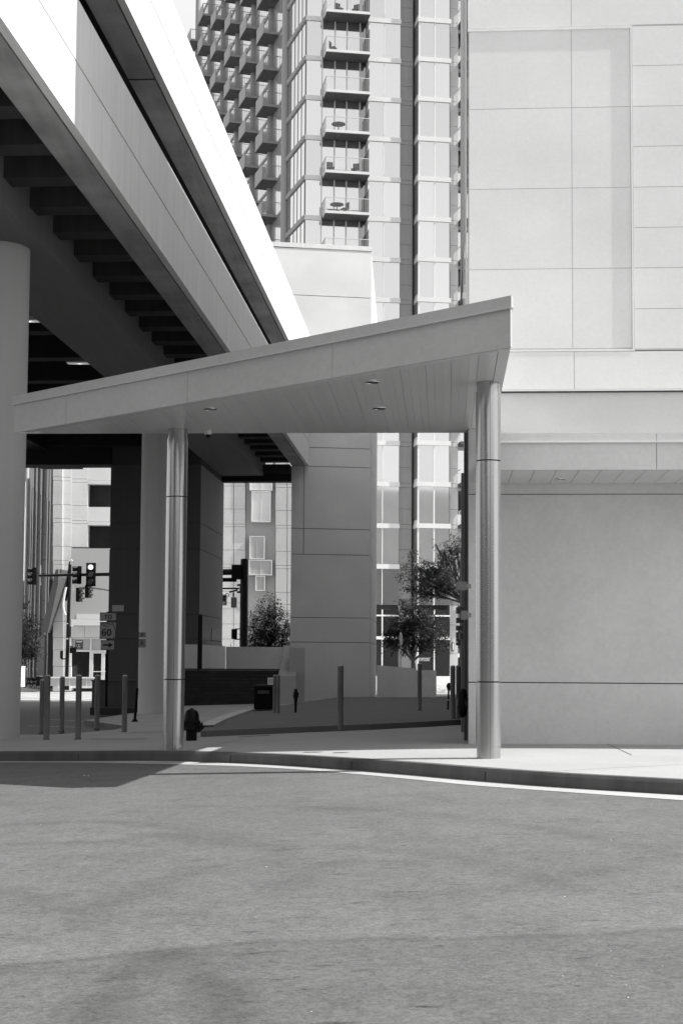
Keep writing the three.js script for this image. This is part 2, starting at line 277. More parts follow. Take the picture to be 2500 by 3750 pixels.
function gridSheet(xs, ds, y, tone) {
  const nx = xs.length, nd = ds.length, pos = new Float32Array(nx * nd * 3), uv = new Float32Array(nx * nd * 2), col = tone ? new Float32Array(nx * nd * 3) : null, idx = [];
  for (let j = 0; j < nd; j++) for (let i = 0; i < nx; i++) { const k = j * nx + i; pos.set([xs[i], y(xs[i], ds[j]), -ds[j]], k * 3); uv.set([xs[i], ds[j]], k * 2); if (tone) col.fill(tone(xs[i], ds[j]), k * 3, k * 3 + 3); if (i + 1 < nx && j + 1 < nd) idx.push(k, k + 1, k + nx + 1, k, k + nx + 1, k + nx); }
  const g = new THREE.BufferGeometry(); g.setAttribute('position', new THREE.BufferAttribute(pos, 3)); g.setAttribute('uv', new THREE.BufferAttribute(uv, 2)); if (tone) g.setAttribute('color', new THREE.BufferAttribute(col, 3)); g.setIndex(idx); g.computeVertexNormals(); return g;
}
const range = (a, b, n) => Array.from({ length: n + 1 }, (_, i) => lerp(a, b, i / n));
struct('road', gridSheet(range(-8, 8, 270), [...range(3, 9, 150), ...range(9.05, 27, 260)], yG(-RD), roadTone), M.asphalt);
const far = (xs, ds) => gridSheet(xs, ds, yG(-RD));
struct('side_street', merge([far(range(-8, 8, 16), [-60, -30, -10, 0, 3]), far([-8, -12, -20, -40, -90, -300].reverse(), range(-60, 27, 30)), far([8, 12, 20, 40, 90, 300], range(-60, 27, 30)), far([-300, -90, -40, ...range(-20, 20, 40), 40, 90, 300], [...range(27, 72, 30)])].map((g) => { g.deleteAttribute('color'); return g; })), M.street);
M.farStreet = mat(0.62, { map: T.asphalt, roughness: 0.95 });
struct('street', far([-1500, -300, -90, -40, ...range(-20, 20, 40), 40, 90, 300, 1500], [72, 76, 80, 90, 100, 150, 400, 1500]), M.farStreet);

// pavement
const sideEdge = [[-300, 2699], [-100, 2697], [0, 2692], [90, 2690], [180, 2691], [300, 2683], [420, 2672], [470, 2660]].map(([x, y]) => XD(onG(x, y, 0)));
const kIn = off(kerbLine, 0.168);
const inView = kIn.filter((p) => p[0] > -15 && p[0] < 9);
const walk = [...inView, [9, 23.5], [3, 23.5], L(0.6, 24), L(0.8, 62), L(-9.7, 62), L(-9.7, 48), L(-9.5, 40), ...sideEdge.slice().reverse(), [-15, 28.5]];
struct('pavement', merge([sheet(walk, 0, 1.3), sheet([[-15, 28.5], [-40, 30], [-40, 23.7], ...kIn.filter((p) => p[0] < -14.9 && p[0] > -39), inView[0]], 0, 6)]), M.sidewalk);
struct('side_street_kerb', strip([...sideEdge, L(-9.5, 40), L(-9.7, 48), L(-9.7, 62)], [...sideEdge, L(-9.5, 40), L(-9.7, 48), L(-9.7, 62)], yG(0.001), yG(-RD), 0.15), M.kerb);
// expansion joints of the pavement
const jointLines = [[[[2220, 2724], [2312, 2766]]], [[[660, 2757], [735, 2738], [900, 2706]]], [[[1905, 2833], [2500, 2800]]], [[[-100, 2722], [600, 2717]]]];
const joint = (a, b, w = 0.012, o = 0.004) => { const p = XD(a), q = XD(b), dx = q[0] - p[0], dd = q[1] - p[1], l = Math.hypot(dx, dd), n = [-dd / l * w / 2, dx / l * w / 2]; const A = resample([p, q], 12).map((r) => [r[0] - n[0], r[1] - n[1]]), B = resample([p, q], 12).map((r) => [r[0] + n[0], r[1] + n[1]]); return strip(A, B, yG(o), yG(o), w); };
struct('pavement_joints', merge(jointLines.flatMap(([l]) => l.slice(1).map((b, i) => joint(onG(...l[i], 0), onG(...b, 0))))), M.joint);

const plazaFront = [[735, 2699], [873, 2693], [1029, 2686], [1235, 2677.5], [1350, 2673], [1550, 2663], [1712, 2653]].map(([x, y]) => XD(onG(x, y, 0)));
const plazaLeft = [[910, 2601], [850, 2620], [795, 2641], [752, 2662]].map(([x, y]) => XD(onG(x, y, 0.107)));
const PH = 0.107, plazaPoly = [...plazaFront, L(0.5, 25.5), L(0.5, 62), L(-4.4, 62), ...plazaLeft];
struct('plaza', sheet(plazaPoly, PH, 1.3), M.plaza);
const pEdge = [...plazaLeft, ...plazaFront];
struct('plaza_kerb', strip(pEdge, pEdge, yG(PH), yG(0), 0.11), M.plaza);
{ const rim = resample(plazaLeft, 30), o1 = off(rim, 0.16), o2 = off(rim, -0.16), h = yG(PH + 0.03), h0 = yG(PH - 0.12); struct('plaza_rim', merge([strip(o1, o2, h, h, 0.3), strip(o2, o2, h, h0, 0.15), strip(o1, o1, h0, h, 0.15)]), M.rimStone); }
// drain grates
struct('drain_grate', merge([[[870, 2701], [990, 2693]], [[480, 2683], [600, 2681]], [[330, 2707.5], [535, 2707]]].map(([a, b]) => joint(onG(...a, 0), onG(...b, 0), 0.09, 0.005))), M.black);
// street markings under and beyond the viaduct
const mark = (a, b, w) => { const p = XD(onG(...a, -RD)), q = XD(onG(...b, -RD)), dx = q[0] - p[0], dd = q[1] - p[1], l = Math.hypot(dx, dd), n = [-dd / l * w / 2, dx / l * w / 2]; const A = [p, q].map((r) => [r[0] - n[0], r[1] - n[1]]), B = [p, q].map((r) => [r[0] + n[0], r[1] + n[1]]); return strip(A, B, yG(-RD + 0.006), yG(-RD + 0.006), 1); };
struct('lane_markings', merge([mark([40, 2568], [340, 2568], 0.35), mark([40, 2556], [200, 2556], 0.3), mark([90, 2549], [330, 2566], 0.3), mark([190, 2570], [335, 2557], 0.3), mark([100, 2658], [300, 2664], 0.12), mark([150, 2634], [400, 2646], 0.12)]), M.paint);

// grit and scraps lying on the road
{
  const r = rng(404), list = [];
  const bit = (x, y, s, o) => { const p = onG(x, y, -RD), k = -p.z / F * s * 0.55, a = r() * 3; const g = new THREE.IcosahedronGeometry(1, 0).scale(k, k * 0.35, k * (0.6 + r() * 0.7)).rotateY(a).translate(p.x, p.y + k * 0.3, p.z); list.push(boxKeep(g)); };
  for (const [x, y, s] of [[2066, 3285, 7], [2234, 3484, 7], [2237, 3575, 5], [2290, 3608, 6], [2298, 3654, 8], [2423, 3538, 6], [2058, 3575, 7], [2139, 3120, 4], [2236, 3077, 5], [975, 3175, 6], [927, 3332, 4], [150, 3020, 4], [310, 2841, 7], [325, 2842, 6], [1352, 2790, 3], [2350, 3590, 4], [550, 2838, 3], [1140, 3705, 6]]) bit(x, y, s);
  const o = new THREE.Mesh(merge(list), M.white); o.name = 'road_grit'; o.userData = { label: 'scattered pale grit and paper scraps on the asphalt', category: 'litter', kind: 'stuff' }; o.castShadow = o.receiveShadow = true; scene.add(o);
  const joints = []; for (let i = 8; i + 2 < kerbLine.length; i += 9) { const p = kerbLine[i]; if (p[0] < -12 || p[0] > 8) continue; const t = kerbLine[i + 1], dx = t[0] - p[0], dd = t[1] - p[1], l = Math.hypot(dx, dd), n = [dd / l, -dx / l]; const a = [p[0] + n[0] * 0.002, p[1] + n[1] * 0.002], b = [a[0] + dx / l * 0.012, a[1] + dd / l * 0.012]; joints.push(prism([a, b, [b[0] - n[0] * 0.03, b[1] - n[1] * 0.03], [a[0] - n[0] * 0.03, a[1] - n[1] * 0.03]], (x, d) => G(x, d) - RD + 0.01, (x, d) => G(x, d) - 0.035)); }
  struct('kerb_joints', merge(joints), M.joint);
}

// ---------------------------------------------------------------- white office building on the right
const WT = 22.88, WQ = 0.35, BH = 19.4;                                                                       // front wall, its left corner, roof height
{
  const b = thing('office_building', 'pale stucco building filling the right side, blank panelled wall above a low ledge', 'building', v3(6, 0, -23));
  const FT = 22.83;                                                                                           // face of the upper wall
  part(b, 'core', merge([gbox(WQ + 0.02, 24, WT + 0.06, 24.9, -0.2, BH), gbox(WQ + 0.62, 24, 24.9, 80, -0.2, BH), gbox(WQ + 0.7, 24, 25, 79, BH, BH + 0.3)]), M.midWall);
  // side wall, dark below and pale above
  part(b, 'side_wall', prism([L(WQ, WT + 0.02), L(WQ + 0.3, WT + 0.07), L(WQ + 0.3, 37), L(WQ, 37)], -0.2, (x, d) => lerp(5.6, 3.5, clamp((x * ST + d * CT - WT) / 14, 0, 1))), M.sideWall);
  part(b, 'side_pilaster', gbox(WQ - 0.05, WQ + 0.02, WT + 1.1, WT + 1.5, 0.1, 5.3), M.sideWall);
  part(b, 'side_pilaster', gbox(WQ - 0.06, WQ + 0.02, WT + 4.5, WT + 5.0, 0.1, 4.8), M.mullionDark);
  // lower wall: three courses with open grooves between them
  const yBase = G(2, 22.5) - 0.1, gA = onT(1835, 2499, WT).y, gB = onT(1835, 1810, WT).y, ceil = onT(1835, 1771, WT).y, top = onT(1836, 1434, FT).y;
  const q1 = 9;
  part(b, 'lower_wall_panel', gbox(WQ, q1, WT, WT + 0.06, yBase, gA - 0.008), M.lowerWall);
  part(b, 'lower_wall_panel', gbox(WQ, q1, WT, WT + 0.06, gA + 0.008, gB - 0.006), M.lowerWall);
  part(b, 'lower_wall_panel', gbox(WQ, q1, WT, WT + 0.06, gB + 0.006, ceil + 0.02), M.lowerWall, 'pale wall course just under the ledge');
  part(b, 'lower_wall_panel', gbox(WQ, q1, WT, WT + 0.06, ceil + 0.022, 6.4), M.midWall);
  part(b, 'groove', merge([gbox(WQ + 0.004, q1, WT + 0.02, WT + 0.058, gA - 0.01, gA + 0.01), gbox(WQ + 0.004, q1, WT + 0.02, WT + 0.058, gB - 0.01, gB + 0.01)]), M.joint);
  // ledge
  const led = 1.62, lq = 0.63, yS = ceil;                                                                     // how far it stands out, its left end, soffit height
  const LT = WT - led, yFt = onT(2000, 1622, LT).y, yCt = onT(2000, 1586, LT - 0.03).y, seamQ = onT(2402, 1660, LT).q;
  const ledge = part(b, 'ledge', gbox(lq + 0.02, q1, LT + 0.03, WT - 0.003, yS + 0.02, yCt - 0.02), M.ledge);
  part(ledge, 'fascia_panel', gbox(lq, seamQ - 0.004, LT, LT + 0.028, yS, yFt), M.ledge);
  part(ledge, 'fascia_panel', gbox(seamQ + 0.004, q1, LT, LT + 0.028, yS, yFt), M.ledge);
  part(ledge, 'coping', merge([gbox(lq - 0.03, seamQ - 0.003, LT - 0.03, LT + 0.05, yFt + 0.014, yCt), gbox(seamQ + 0.003, q1, LT - 0.03, LT + 0.05, yFt + 0.014, yCt)]), M.ledge);
  part(ledge, 'drip_edge', gbox(lq - 0.045, q1, LT - 0.045, LT + 0.02, yFt - 0.002, yFt + 0.012), M.white);
  for (let q = lq, i = 0; q < q1; q += 0.308, i++) part(ledge, 'soffit_plank', gbox(q + 0.004, q + 0.304, LT + 0.06, WT - 0.02, yS - 0.004, yS + 0.018), M.ledge);
  const dl = onY(2050, 1753.5, yS - 0.006), lamp = part(b, 'downlight', boxKeep(new THREE.TorusGeometry(0.085, 0.012, 8, 28).rotateX(Math.PI / 2).translate(dl.x, dl.y, dl.z)), M.chrome);
  part(lamp, 'lens', boxKeep(new THREE.CylinderGeometry(0.078, 0.078, 0.01, 24).translate(dl.x, dl.y + 0.002, dl.z)), M.black); part(lamp, 'crossbar', wbox(dl.x - 0.008, dl.x + 0.008, -dl.z - 0.08, -dl.z + 0.08, dl.y - 0.012, dl.y - 0.004), M.chrome);
  // upper wall: panels with open joints, a large recessed field framed by a reveal
  const j = 0.005, qE = 9, rec = 0.012;
  const Q = (x, y) => onT(x, y, FT).q, Y = (y, x = 2000) => onT(x, y, FT).y;
  const qL = onT(1711, 700, FT).q, qV = Q(2093, 700), qR = Q(2317, 700), yTop = Y(103), yBot = Y(1280);
  const tones = new Map(), rt = rng(61), toned = (m) => { if (!tones.has(m)) tones.set(m, [1, 0.965, 0.985, 0.95].map((f) => { const k = m.clone(); k.color.multiplyScalar(f); return k; })); return tones.get(m)[rt() * 4 | 0]; };
  const pan = (n, a, c, y0, y1, m0, t = FT, l, m = toned(m0)) => part(b, n, gbox(a + j, c - j, t, WT + 0.055, y0 + j, y1 - j), m, l);
  part(b, 'panel_backing', gbox(qL + 0.01, qE, FT + 0.008, WT + 0.058, top + 0.035, yBot - 0.034), M.midWall);
  part(b, 'panel_backing', merge([gbox(qL + 0.01, qR - 0.03, FT + rec + 0.007, WT + 0.058, yBot - 0.02, yTop), gbox(qR - 0.025, qE, FT + 0.008, WT + 0.058, yBot - 0.02, yTop), gbox(qL + 0.01, qE, FT + 0.008, WT + 0.058, yTop + 0.005, BH - 0.02)]), M.midWall);
  pan('wall_panel', qL, qV, yTop + 0.02, 13.5, M.upperWall); pan('wall_panel', qV, qE, yTop + 0.02, 13.5, M.upperWall);
  pan('wall_panel', qL, qE, 13.5, BH, M.upperWall);
  const rows = [108, 395, 689, 984, 1276].map((y) => Y(y));
  for (let r = 0; r < 4; r++) { pan('recessed_panel', qL + 0.02, qV, rows[r + 1], rows[r], M.panelWall, FT + rec); pan('recessed_panel', qV, qR - 0.03, rows[r + 1], rows[r], M.panelWall, FT + rec); }
  part(b, 'reveal_frame', merge([gbox(qL, qR, FT - 0.012, FT + rec, yTop - 0.03, yTop + 0.012), gbox(qR - 0.03, qR - 0.006, FT - 0.012, FT + rec, yBot, yTop - 0.031), gbox(qL, qR, FT - 0.006, FT + rec, yBot - 0.03, yBot - 0.001)]), M.upperWall);
  const rr = [93, 239, 388, 535, 684, 832, 980, 1130, 1280].map((y) => Y(y, 2420)); rr[8] = yBot;
  for (let r = 0; r < 8; r++) pan('wall_panel', qR, qE, rr[r + 1], rr[r], M.upperWall);
  pan('wall_panel', qL, qV + 0.02, top + 0.03, yBot - 0.032, M.upperWall); pan('wall_panel', qV + 0.02, qE, top + 0.03, yBot - 0.032, M.upperWall);
  part(b, 'drip_edge', gbox(qL - 0.01, qE, FT - 0.02, WT + 0.05, top + 0.004, top + 0.028), M.white);
  part(b, 'shadow_gap', gbox(qL, qE, FT + 0.01, WT - 0.002, top - 0.016, top + 0.002), M.joint);
  // corner strip beside the tower
  part(b, 'corner_trim', merge([gbox(qL - 0.035, qL - 0.01, FT + 0.02, FT + 0.3, 6.4, BH), gbox(qL - 0.06, qL - 0.04, FT + 0.6, FT + 0.64, 6.4, BH), gbox(qL - 0.03, qL + 0.005, FT + 0.32, FT + 8, 8.7, BH)]), M.towerPale);
}

// ---------------------------------------------------------------- entrance canopy
const CY = 4.90, FH = 0.574;
{
  const A = XD(onY(50, 1586, CY)), B = XD(onY(1869, 1270, CY));
  const qB = B[0] * CT - B[1] * ST, C = L(qB, WT - 0.004), D = L(WQ + 0.012, WT - 0.004), E = L(WQ - 0.02, WT + 0.34);
  const c = thing('entrance_canopy', 'flat grey metal canopy with pointed left end and slatted soffit on two round columns', 'canopy', v3(B[0], 0, -B[1]));
  const dirAB = [B[0] - A[0], B[1] - A[1]], lAB = Math.hypot(...dirAB), u = [dirAB[0] / lAB, dirAB[1] / lAB], n = [u[1], -u[0]];   // n points out, towards the camera
  const inw = (p, w) => [p[0] - n[0] * w, p[1] - n[1] * w];
  const at = (s, w = 0) => inw([A[0] + u[0] * s, A[1] + u[1] * s], w);
  part(c, 'roof_deck', prism([at(0.25, 0.06), at(lAB - 0.06, 0.06), L(qB - 0.05, WT - 0.02), D, E], CY + 0.03, CY + FH - 0.03), M.roofWhite);
  const sOf = (x, y) => { const r = ray(x, y), o = [CAM.x, -CAM.z], k = ((A[0] - o[0]) * n[0] + (A[1] - o[1]) * n[1]) / (r.x * n[0] - r.z * n[1]); const p = [o[0] + r.x * k, o[1] - r.z * k]; return (p[0] - A[0]) * u[0] + (p[1] - A[1]) * u[1]; };
  const cuts = [0, sOf(243, 1500), sOf(687, 1400), sOf(1217, 1300), lAB], g = 0.004, yF = CY + FH - 0.143;
  for (let i = 0; i < 4; i++) { part(c, 'fascia_panel', prism([at(cuts[i] + g), at(cuts[i + 1] - g), at(cuts[i + 1] - g, 0.03), at(cuts[i] + g, 0.03)], CY, yF), M.fascia); part(c, 'coping', prism([at(cuts[i] + 0.002, -0.03), at(cuts[i + 1] - (i < 3 ? 0.002 : -0.03), -0.03), at(cuts[i + 1] - (i < 3 ? 0.002 : 0), 0.05), at(cuts[i] + 0.002, 0.05)], yF + 0.014, CY + FH), M.fascia); }
  part(c, 'drip_edge', prism([at(-0.02, -0.042), at(lAB + 0.04, -0.042), at(lAB, 0.02), at(0, 0.02)], yF, yF + 0.013), M.ledge);
  // right hand and rear fascias
  part(c, 'side_fascia', merge([prism([L(qB, B[1] * CT + B[0] * ST + 0.02), L(qB - 0.03, B[1] * CT + B[0] * ST + 0.05), L(qB - 0.03, WT - 0.01), L(qB, WT - 0.01)], CY, yF), prism([L(qB + 0.03, B[1] * CT + B[0] * ST + 0.03), L(qB - 0.03, B[1] * CT + B[0] * ST + 0.06), L(qB - 0.03, WT - 0.01), L(qB + 0.03, WT - 0.01)], yF + 0.014, CY + FH - 0.002)]), M.ledge);
  part(c, 'rear_fascia', prism([[A[0] + 0.1, A[1] + 0.02], [E[0], E[1]], [E[0], E[1] + 0.03], [A[0] + 0.1, A[1] + 0.06]], CY, CY + FH), M.fascia);
  part(c, 'soffit_edge', merge([prism([at(0.2, 0.032), at(lAB - 0.1, 0.032), at(lAB - 0.1, 0.12), at(0.35, 0.12)], CY - 0.006, CY + 0.02), gbox(qB - 0.13, qB - 0.004, B[1] * CT + B[0] * ST + 0.1, WT - 0.012, CY - 0.008, CY + 0.02)]), M.fascia);
  // slats run along the grid, clipped to the canopy outline
  const outline = [at(0.4, 0.125), at(lAB - 0.1, 0.125), L(qB - 0.135, WT - 0.012), D, [E[0] - 0.02, E[1] - 0.02], [A[0] + 0.45, A[1] - 0.0]];
  const qd = outline.map(([x, d]) => [x * CT - d * ST, x * ST + d * CT]);
  const clip = (poly, q, keepGreater) => { const out = []; for (let i = 0; i < poly.length; i++) { const a = poly[i], b2 = poly[(i + 1) % poly.length], ia = keepGreater ? a[0] >= q : a[0] <= q, ib = keepGreater ? b2[0] >= q : b2[0] <= q; if (ia) out.push(a); if (ia !== ib) { const t = (q - a[0]) / (b2[0] - a[0]); out.push([q, lerp(a[1], b2[1], t)]); } } return out; };
  const r = rng(5); let k = 0;
  for (let q = qB - 0.135 - 0.1035; q > Math.min(...qd.map((p) => p[0])); q -= 0.1035, k++) {
    let pl = clip(clip(qd, q + 0.0006, true), q + 0.1035 - (k % 3 === 2 ? 0.003 : 0.0006), false); if (pl.length < 3) continue;
    const z = (r() - 0.5) * 0.0015; part(c, 'soffit_plank', prism(pl.map(([a, t]) => L(a, t)), CY + z, CY + 0.022), r() > 0.5 ? M.plank : M.plankB);
  }
  for (const [x, y] of [[768, 1497], [1360, 1398.5], [1387.5, 1495]]) {
    const p = onY(x, y, CY - 0.006), l = part(c, 'downlight', boxKeep(new THREE.TorusGeometry(0.092, 0.012, 8, 28).rotateX(Math.PI / 2).translate(p.x, p.y, p.z)), M.chrome);
    part(l, 'lens', boxKeep(new THREE.CylinderGeometry(0.084, 0.084, 0.012, 24).translate(p.x, p.y + 0.002, p.z)), M.black);
    part(l, 'reflector', boxKeep(new THREE.CylinderGeometry(0.03, 0.055, 0.02, 16).translate(p.x + 0.03, p.y - 0.006, p.z)), M.chrome);
  }
  const cp = onY(763, 1577, CY); const cam = thing('security_camera', 'small dome security camera hanging under the rear edge of the canopy', 'camera', cp);
  part(cam, 'mount', boxKeep(new THREE.CylinderGeometry(0.06, 0.05, 0.06, 20).translate(cp.x, CY - 0.032, cp.z)), M.plank);
  part(cam, 'dome', boxKeep(new THREE.SphereGeometry(0.045, 20, 12).translate(cp.x, CY - 0.07, cp.z)), M.blackPaint);
}
function canopyColumn(px, d, yb, j0, j1, j2, j3, yt, label) {
  const X = P(px, 2000, d).x, z = -d, Yp = (y) => P(px, y, d).y, c = thing('canopy_column', label, 'column', v3(X, Yp(yb), z), 'round steel columns under the canopy');
  const seam = Math.PI + 0.02 + Math.PI / 2 * 0 , rot = 0.06;
  const shell = (r, y0, y1) => { const g = new THREE.CylinderGeometry(r, r, y1 - y0, 64, 1, true, rot + 0.012, Math.PI - 0.024), h = new THREE.CylinderGeometry(r, r, y1 - y0, 64, 1, true, rot + Math.PI + 0.012, Math.PI - 0.024); for (const s of [g, h]) s.translate(X, (y0 + y1) / 2, z); return merge([g, h]); };
  part(c, 'core', boxKeep(new THREE.CylinderGeometry(0.135, 0.135, CY - Yp(yb) + 0.02, 32).translate(X, (CY + Yp(yb)) / 2, z)), M.joint);
  part(c, 'base_sleeve', shell(0.147, Yp(yb) - 0.05, Yp(j0) + 0.01), M.steel);
  part(c, 'shaft', shell(0.1565, Yp(j0), Yp(j1) - 0.008), M.steel);
  part(c, 'shaft', shell(0.1565, Yp(j1) + 0.008, Yp(j2) - 0.008), M.steel);
  part(c, 'shaft', shell(0.1565, Yp(j2) + 0.008, Yp(j3)), M.steel);
  part(c, 'capital', shell(0.145, Yp(j3) - 0.02, CY - 0.001), M.steel);
  part(c, 'shaft_rim', merge([j0, j3].map((y, i) => boxKeep(new THREE.RingGeometry(0.138, 0.156, 48).rotateX(i ? -Math.PI / 2 : Math.PI / 2).translate(X, Yp(y), z)))), M.steel);
}
canopyColumn(1787, 19.0, 2777, 2731, 2497, 1690, 1438, 1392, 'near round steel column under the right corner of the canopy');
canopyColumn(645, 23.0, 2738, 2701, 2488, 1821, 1609, 1572, 'far round steel column under the left part of the canopy beside the hydrant');

// ---------------------------------------------------------------- double-deck viaduct
const VT0 = -30, VT1 = 54.3 * K;
function deck(name, label, faceQ, yb, yj, yt, leftQ, ribs) {
  const pos = L(faceQ, 30), v = thing(name, label, 'viaduct', v3(pos[0], 0, -pos[1]));
  const lip = faceQ - 0.14, b0 = faceQ - 0.185, b1 = faceQ - 0.725, web = -6.45 * K;
  // parapet panels above and below a horizontal joint, cast in bays
  const bays = [VT0, -16, -4, 6, 13.5, VT1 * 1];
  for (let i = 0; i + 1 < bays.length; i++) {
    part(v, 'parapet_panel', gbox(faceQ - 0.14, faceQ, bays[i] + 0.004, bays[i + 1] - 0.004, yb, yj - 0.018), M.parapet);
    part(v, 'parapet_panel', gbox(faceQ - 0.22, faceQ, bays[i] + 0.004, bays[i + 1] - 0.004, yj + 0.018, yt), M.parapet);
  }
  part(v, 'parapet_core', gbox(faceQ - 0.20, faceQ - 0.03, VT0, VT1, yj - 0.05, yj + 0.05), M.joint);
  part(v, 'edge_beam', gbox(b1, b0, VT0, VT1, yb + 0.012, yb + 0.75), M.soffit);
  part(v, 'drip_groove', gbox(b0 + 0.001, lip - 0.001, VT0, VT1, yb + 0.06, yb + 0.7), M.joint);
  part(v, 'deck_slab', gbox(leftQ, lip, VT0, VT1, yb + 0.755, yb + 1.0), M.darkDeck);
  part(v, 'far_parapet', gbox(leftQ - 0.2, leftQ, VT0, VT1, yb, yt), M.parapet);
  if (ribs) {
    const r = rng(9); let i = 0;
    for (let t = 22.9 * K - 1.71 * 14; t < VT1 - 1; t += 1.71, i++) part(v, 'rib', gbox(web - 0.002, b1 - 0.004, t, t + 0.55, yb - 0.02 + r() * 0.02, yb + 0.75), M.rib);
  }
  return v;
}
const lowY = 1.36 + 7.07 * K, boxY = 1.36 + 6.66 * K;
const vLow = deck('lower_viaduct', 'lower deck of the concrete viaduct crossing upper left, with ribs beneath its edge', -4.88 * K, lowY, 1.36 + 7.945 * K, 1.36 + 8.81 * K, -23, true);
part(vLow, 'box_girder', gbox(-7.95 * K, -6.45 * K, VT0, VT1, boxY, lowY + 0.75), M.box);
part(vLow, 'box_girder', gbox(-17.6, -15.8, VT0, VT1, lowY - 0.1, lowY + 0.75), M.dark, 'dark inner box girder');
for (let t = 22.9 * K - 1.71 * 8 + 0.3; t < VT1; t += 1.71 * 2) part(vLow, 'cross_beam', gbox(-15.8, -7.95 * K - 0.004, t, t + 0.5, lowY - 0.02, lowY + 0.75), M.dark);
const vUp = deck('upper_viaduct', 'upper deck of the concrete viaduct, sunlit white parapet running above the lower deck', -4.85 * K, 1.36 + 10.02 * K, 1.36 + 10.9 * K, 1.36 + 11.75 * K, -23, false);
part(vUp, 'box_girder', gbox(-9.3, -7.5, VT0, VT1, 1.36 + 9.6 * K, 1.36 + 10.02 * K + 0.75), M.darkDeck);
for (const t of [13.4, 30.5]) part(vUp, 'expansion_joint', gbox(-4.85 * K - 0.73, -4.85 * K - 0.183, t, t + 0.06, 1.36 + 10.02 * K + 0.002, 1.36 + 10.02 * K + 0.02), M.joint);
for (const [x, y] of [[110, 1175], [292, 1330]]) { const p = onY(x, y, lowY - 0.05), l = thing('deck_light', x < 200 ? 'bright rectangular light under the viaduct beside the near pier' : 'bright rectangular light under the viaduct just above the canopy', 'light', p, 'lights under the viaduct'); part(l, 'housing', wbox(p.x - 0.36, p.x + 0.36, -p.z - 0.12, -p.z + 0.12, p.y, p.y + 0.12), M.mullion); part(l, 'diffuser', wbox(p.x - 0.33, p.x + 0.33, -p.z - 0.1, -p.z + 0.1, p.y - 0.02, p.y - 0.002), M.lightOn); const s = new THREE.PointLight(0xffffff, 0.02, 8); s.position.set(p.x, p.y - 0.08, p.z); scene.add(s); }

// piers
function pier(t, px, yb, label) {
  const [X, d] = L(-7.2 * K, t), yB = P(px, yb, d).y, r = 0.5 * K, p = thing('viaduct_pier', label, 'pier', v3(X, yB, -d), 'round piers carrying the viaduct');
  part(p, 'shaft', lathe([[r, yB - 0.4], [r, boxY - 0.002]].map(([a, h]) => [a, h]), X, -d, 64), M.pier);
  return p;
}
const p1 = pier(28.7, 40, 2694, 'large round concrete pier at the left edge of the photo');
const p2 = pier(46, 580, 2637, 'large round concrete pier behind the far steel column');

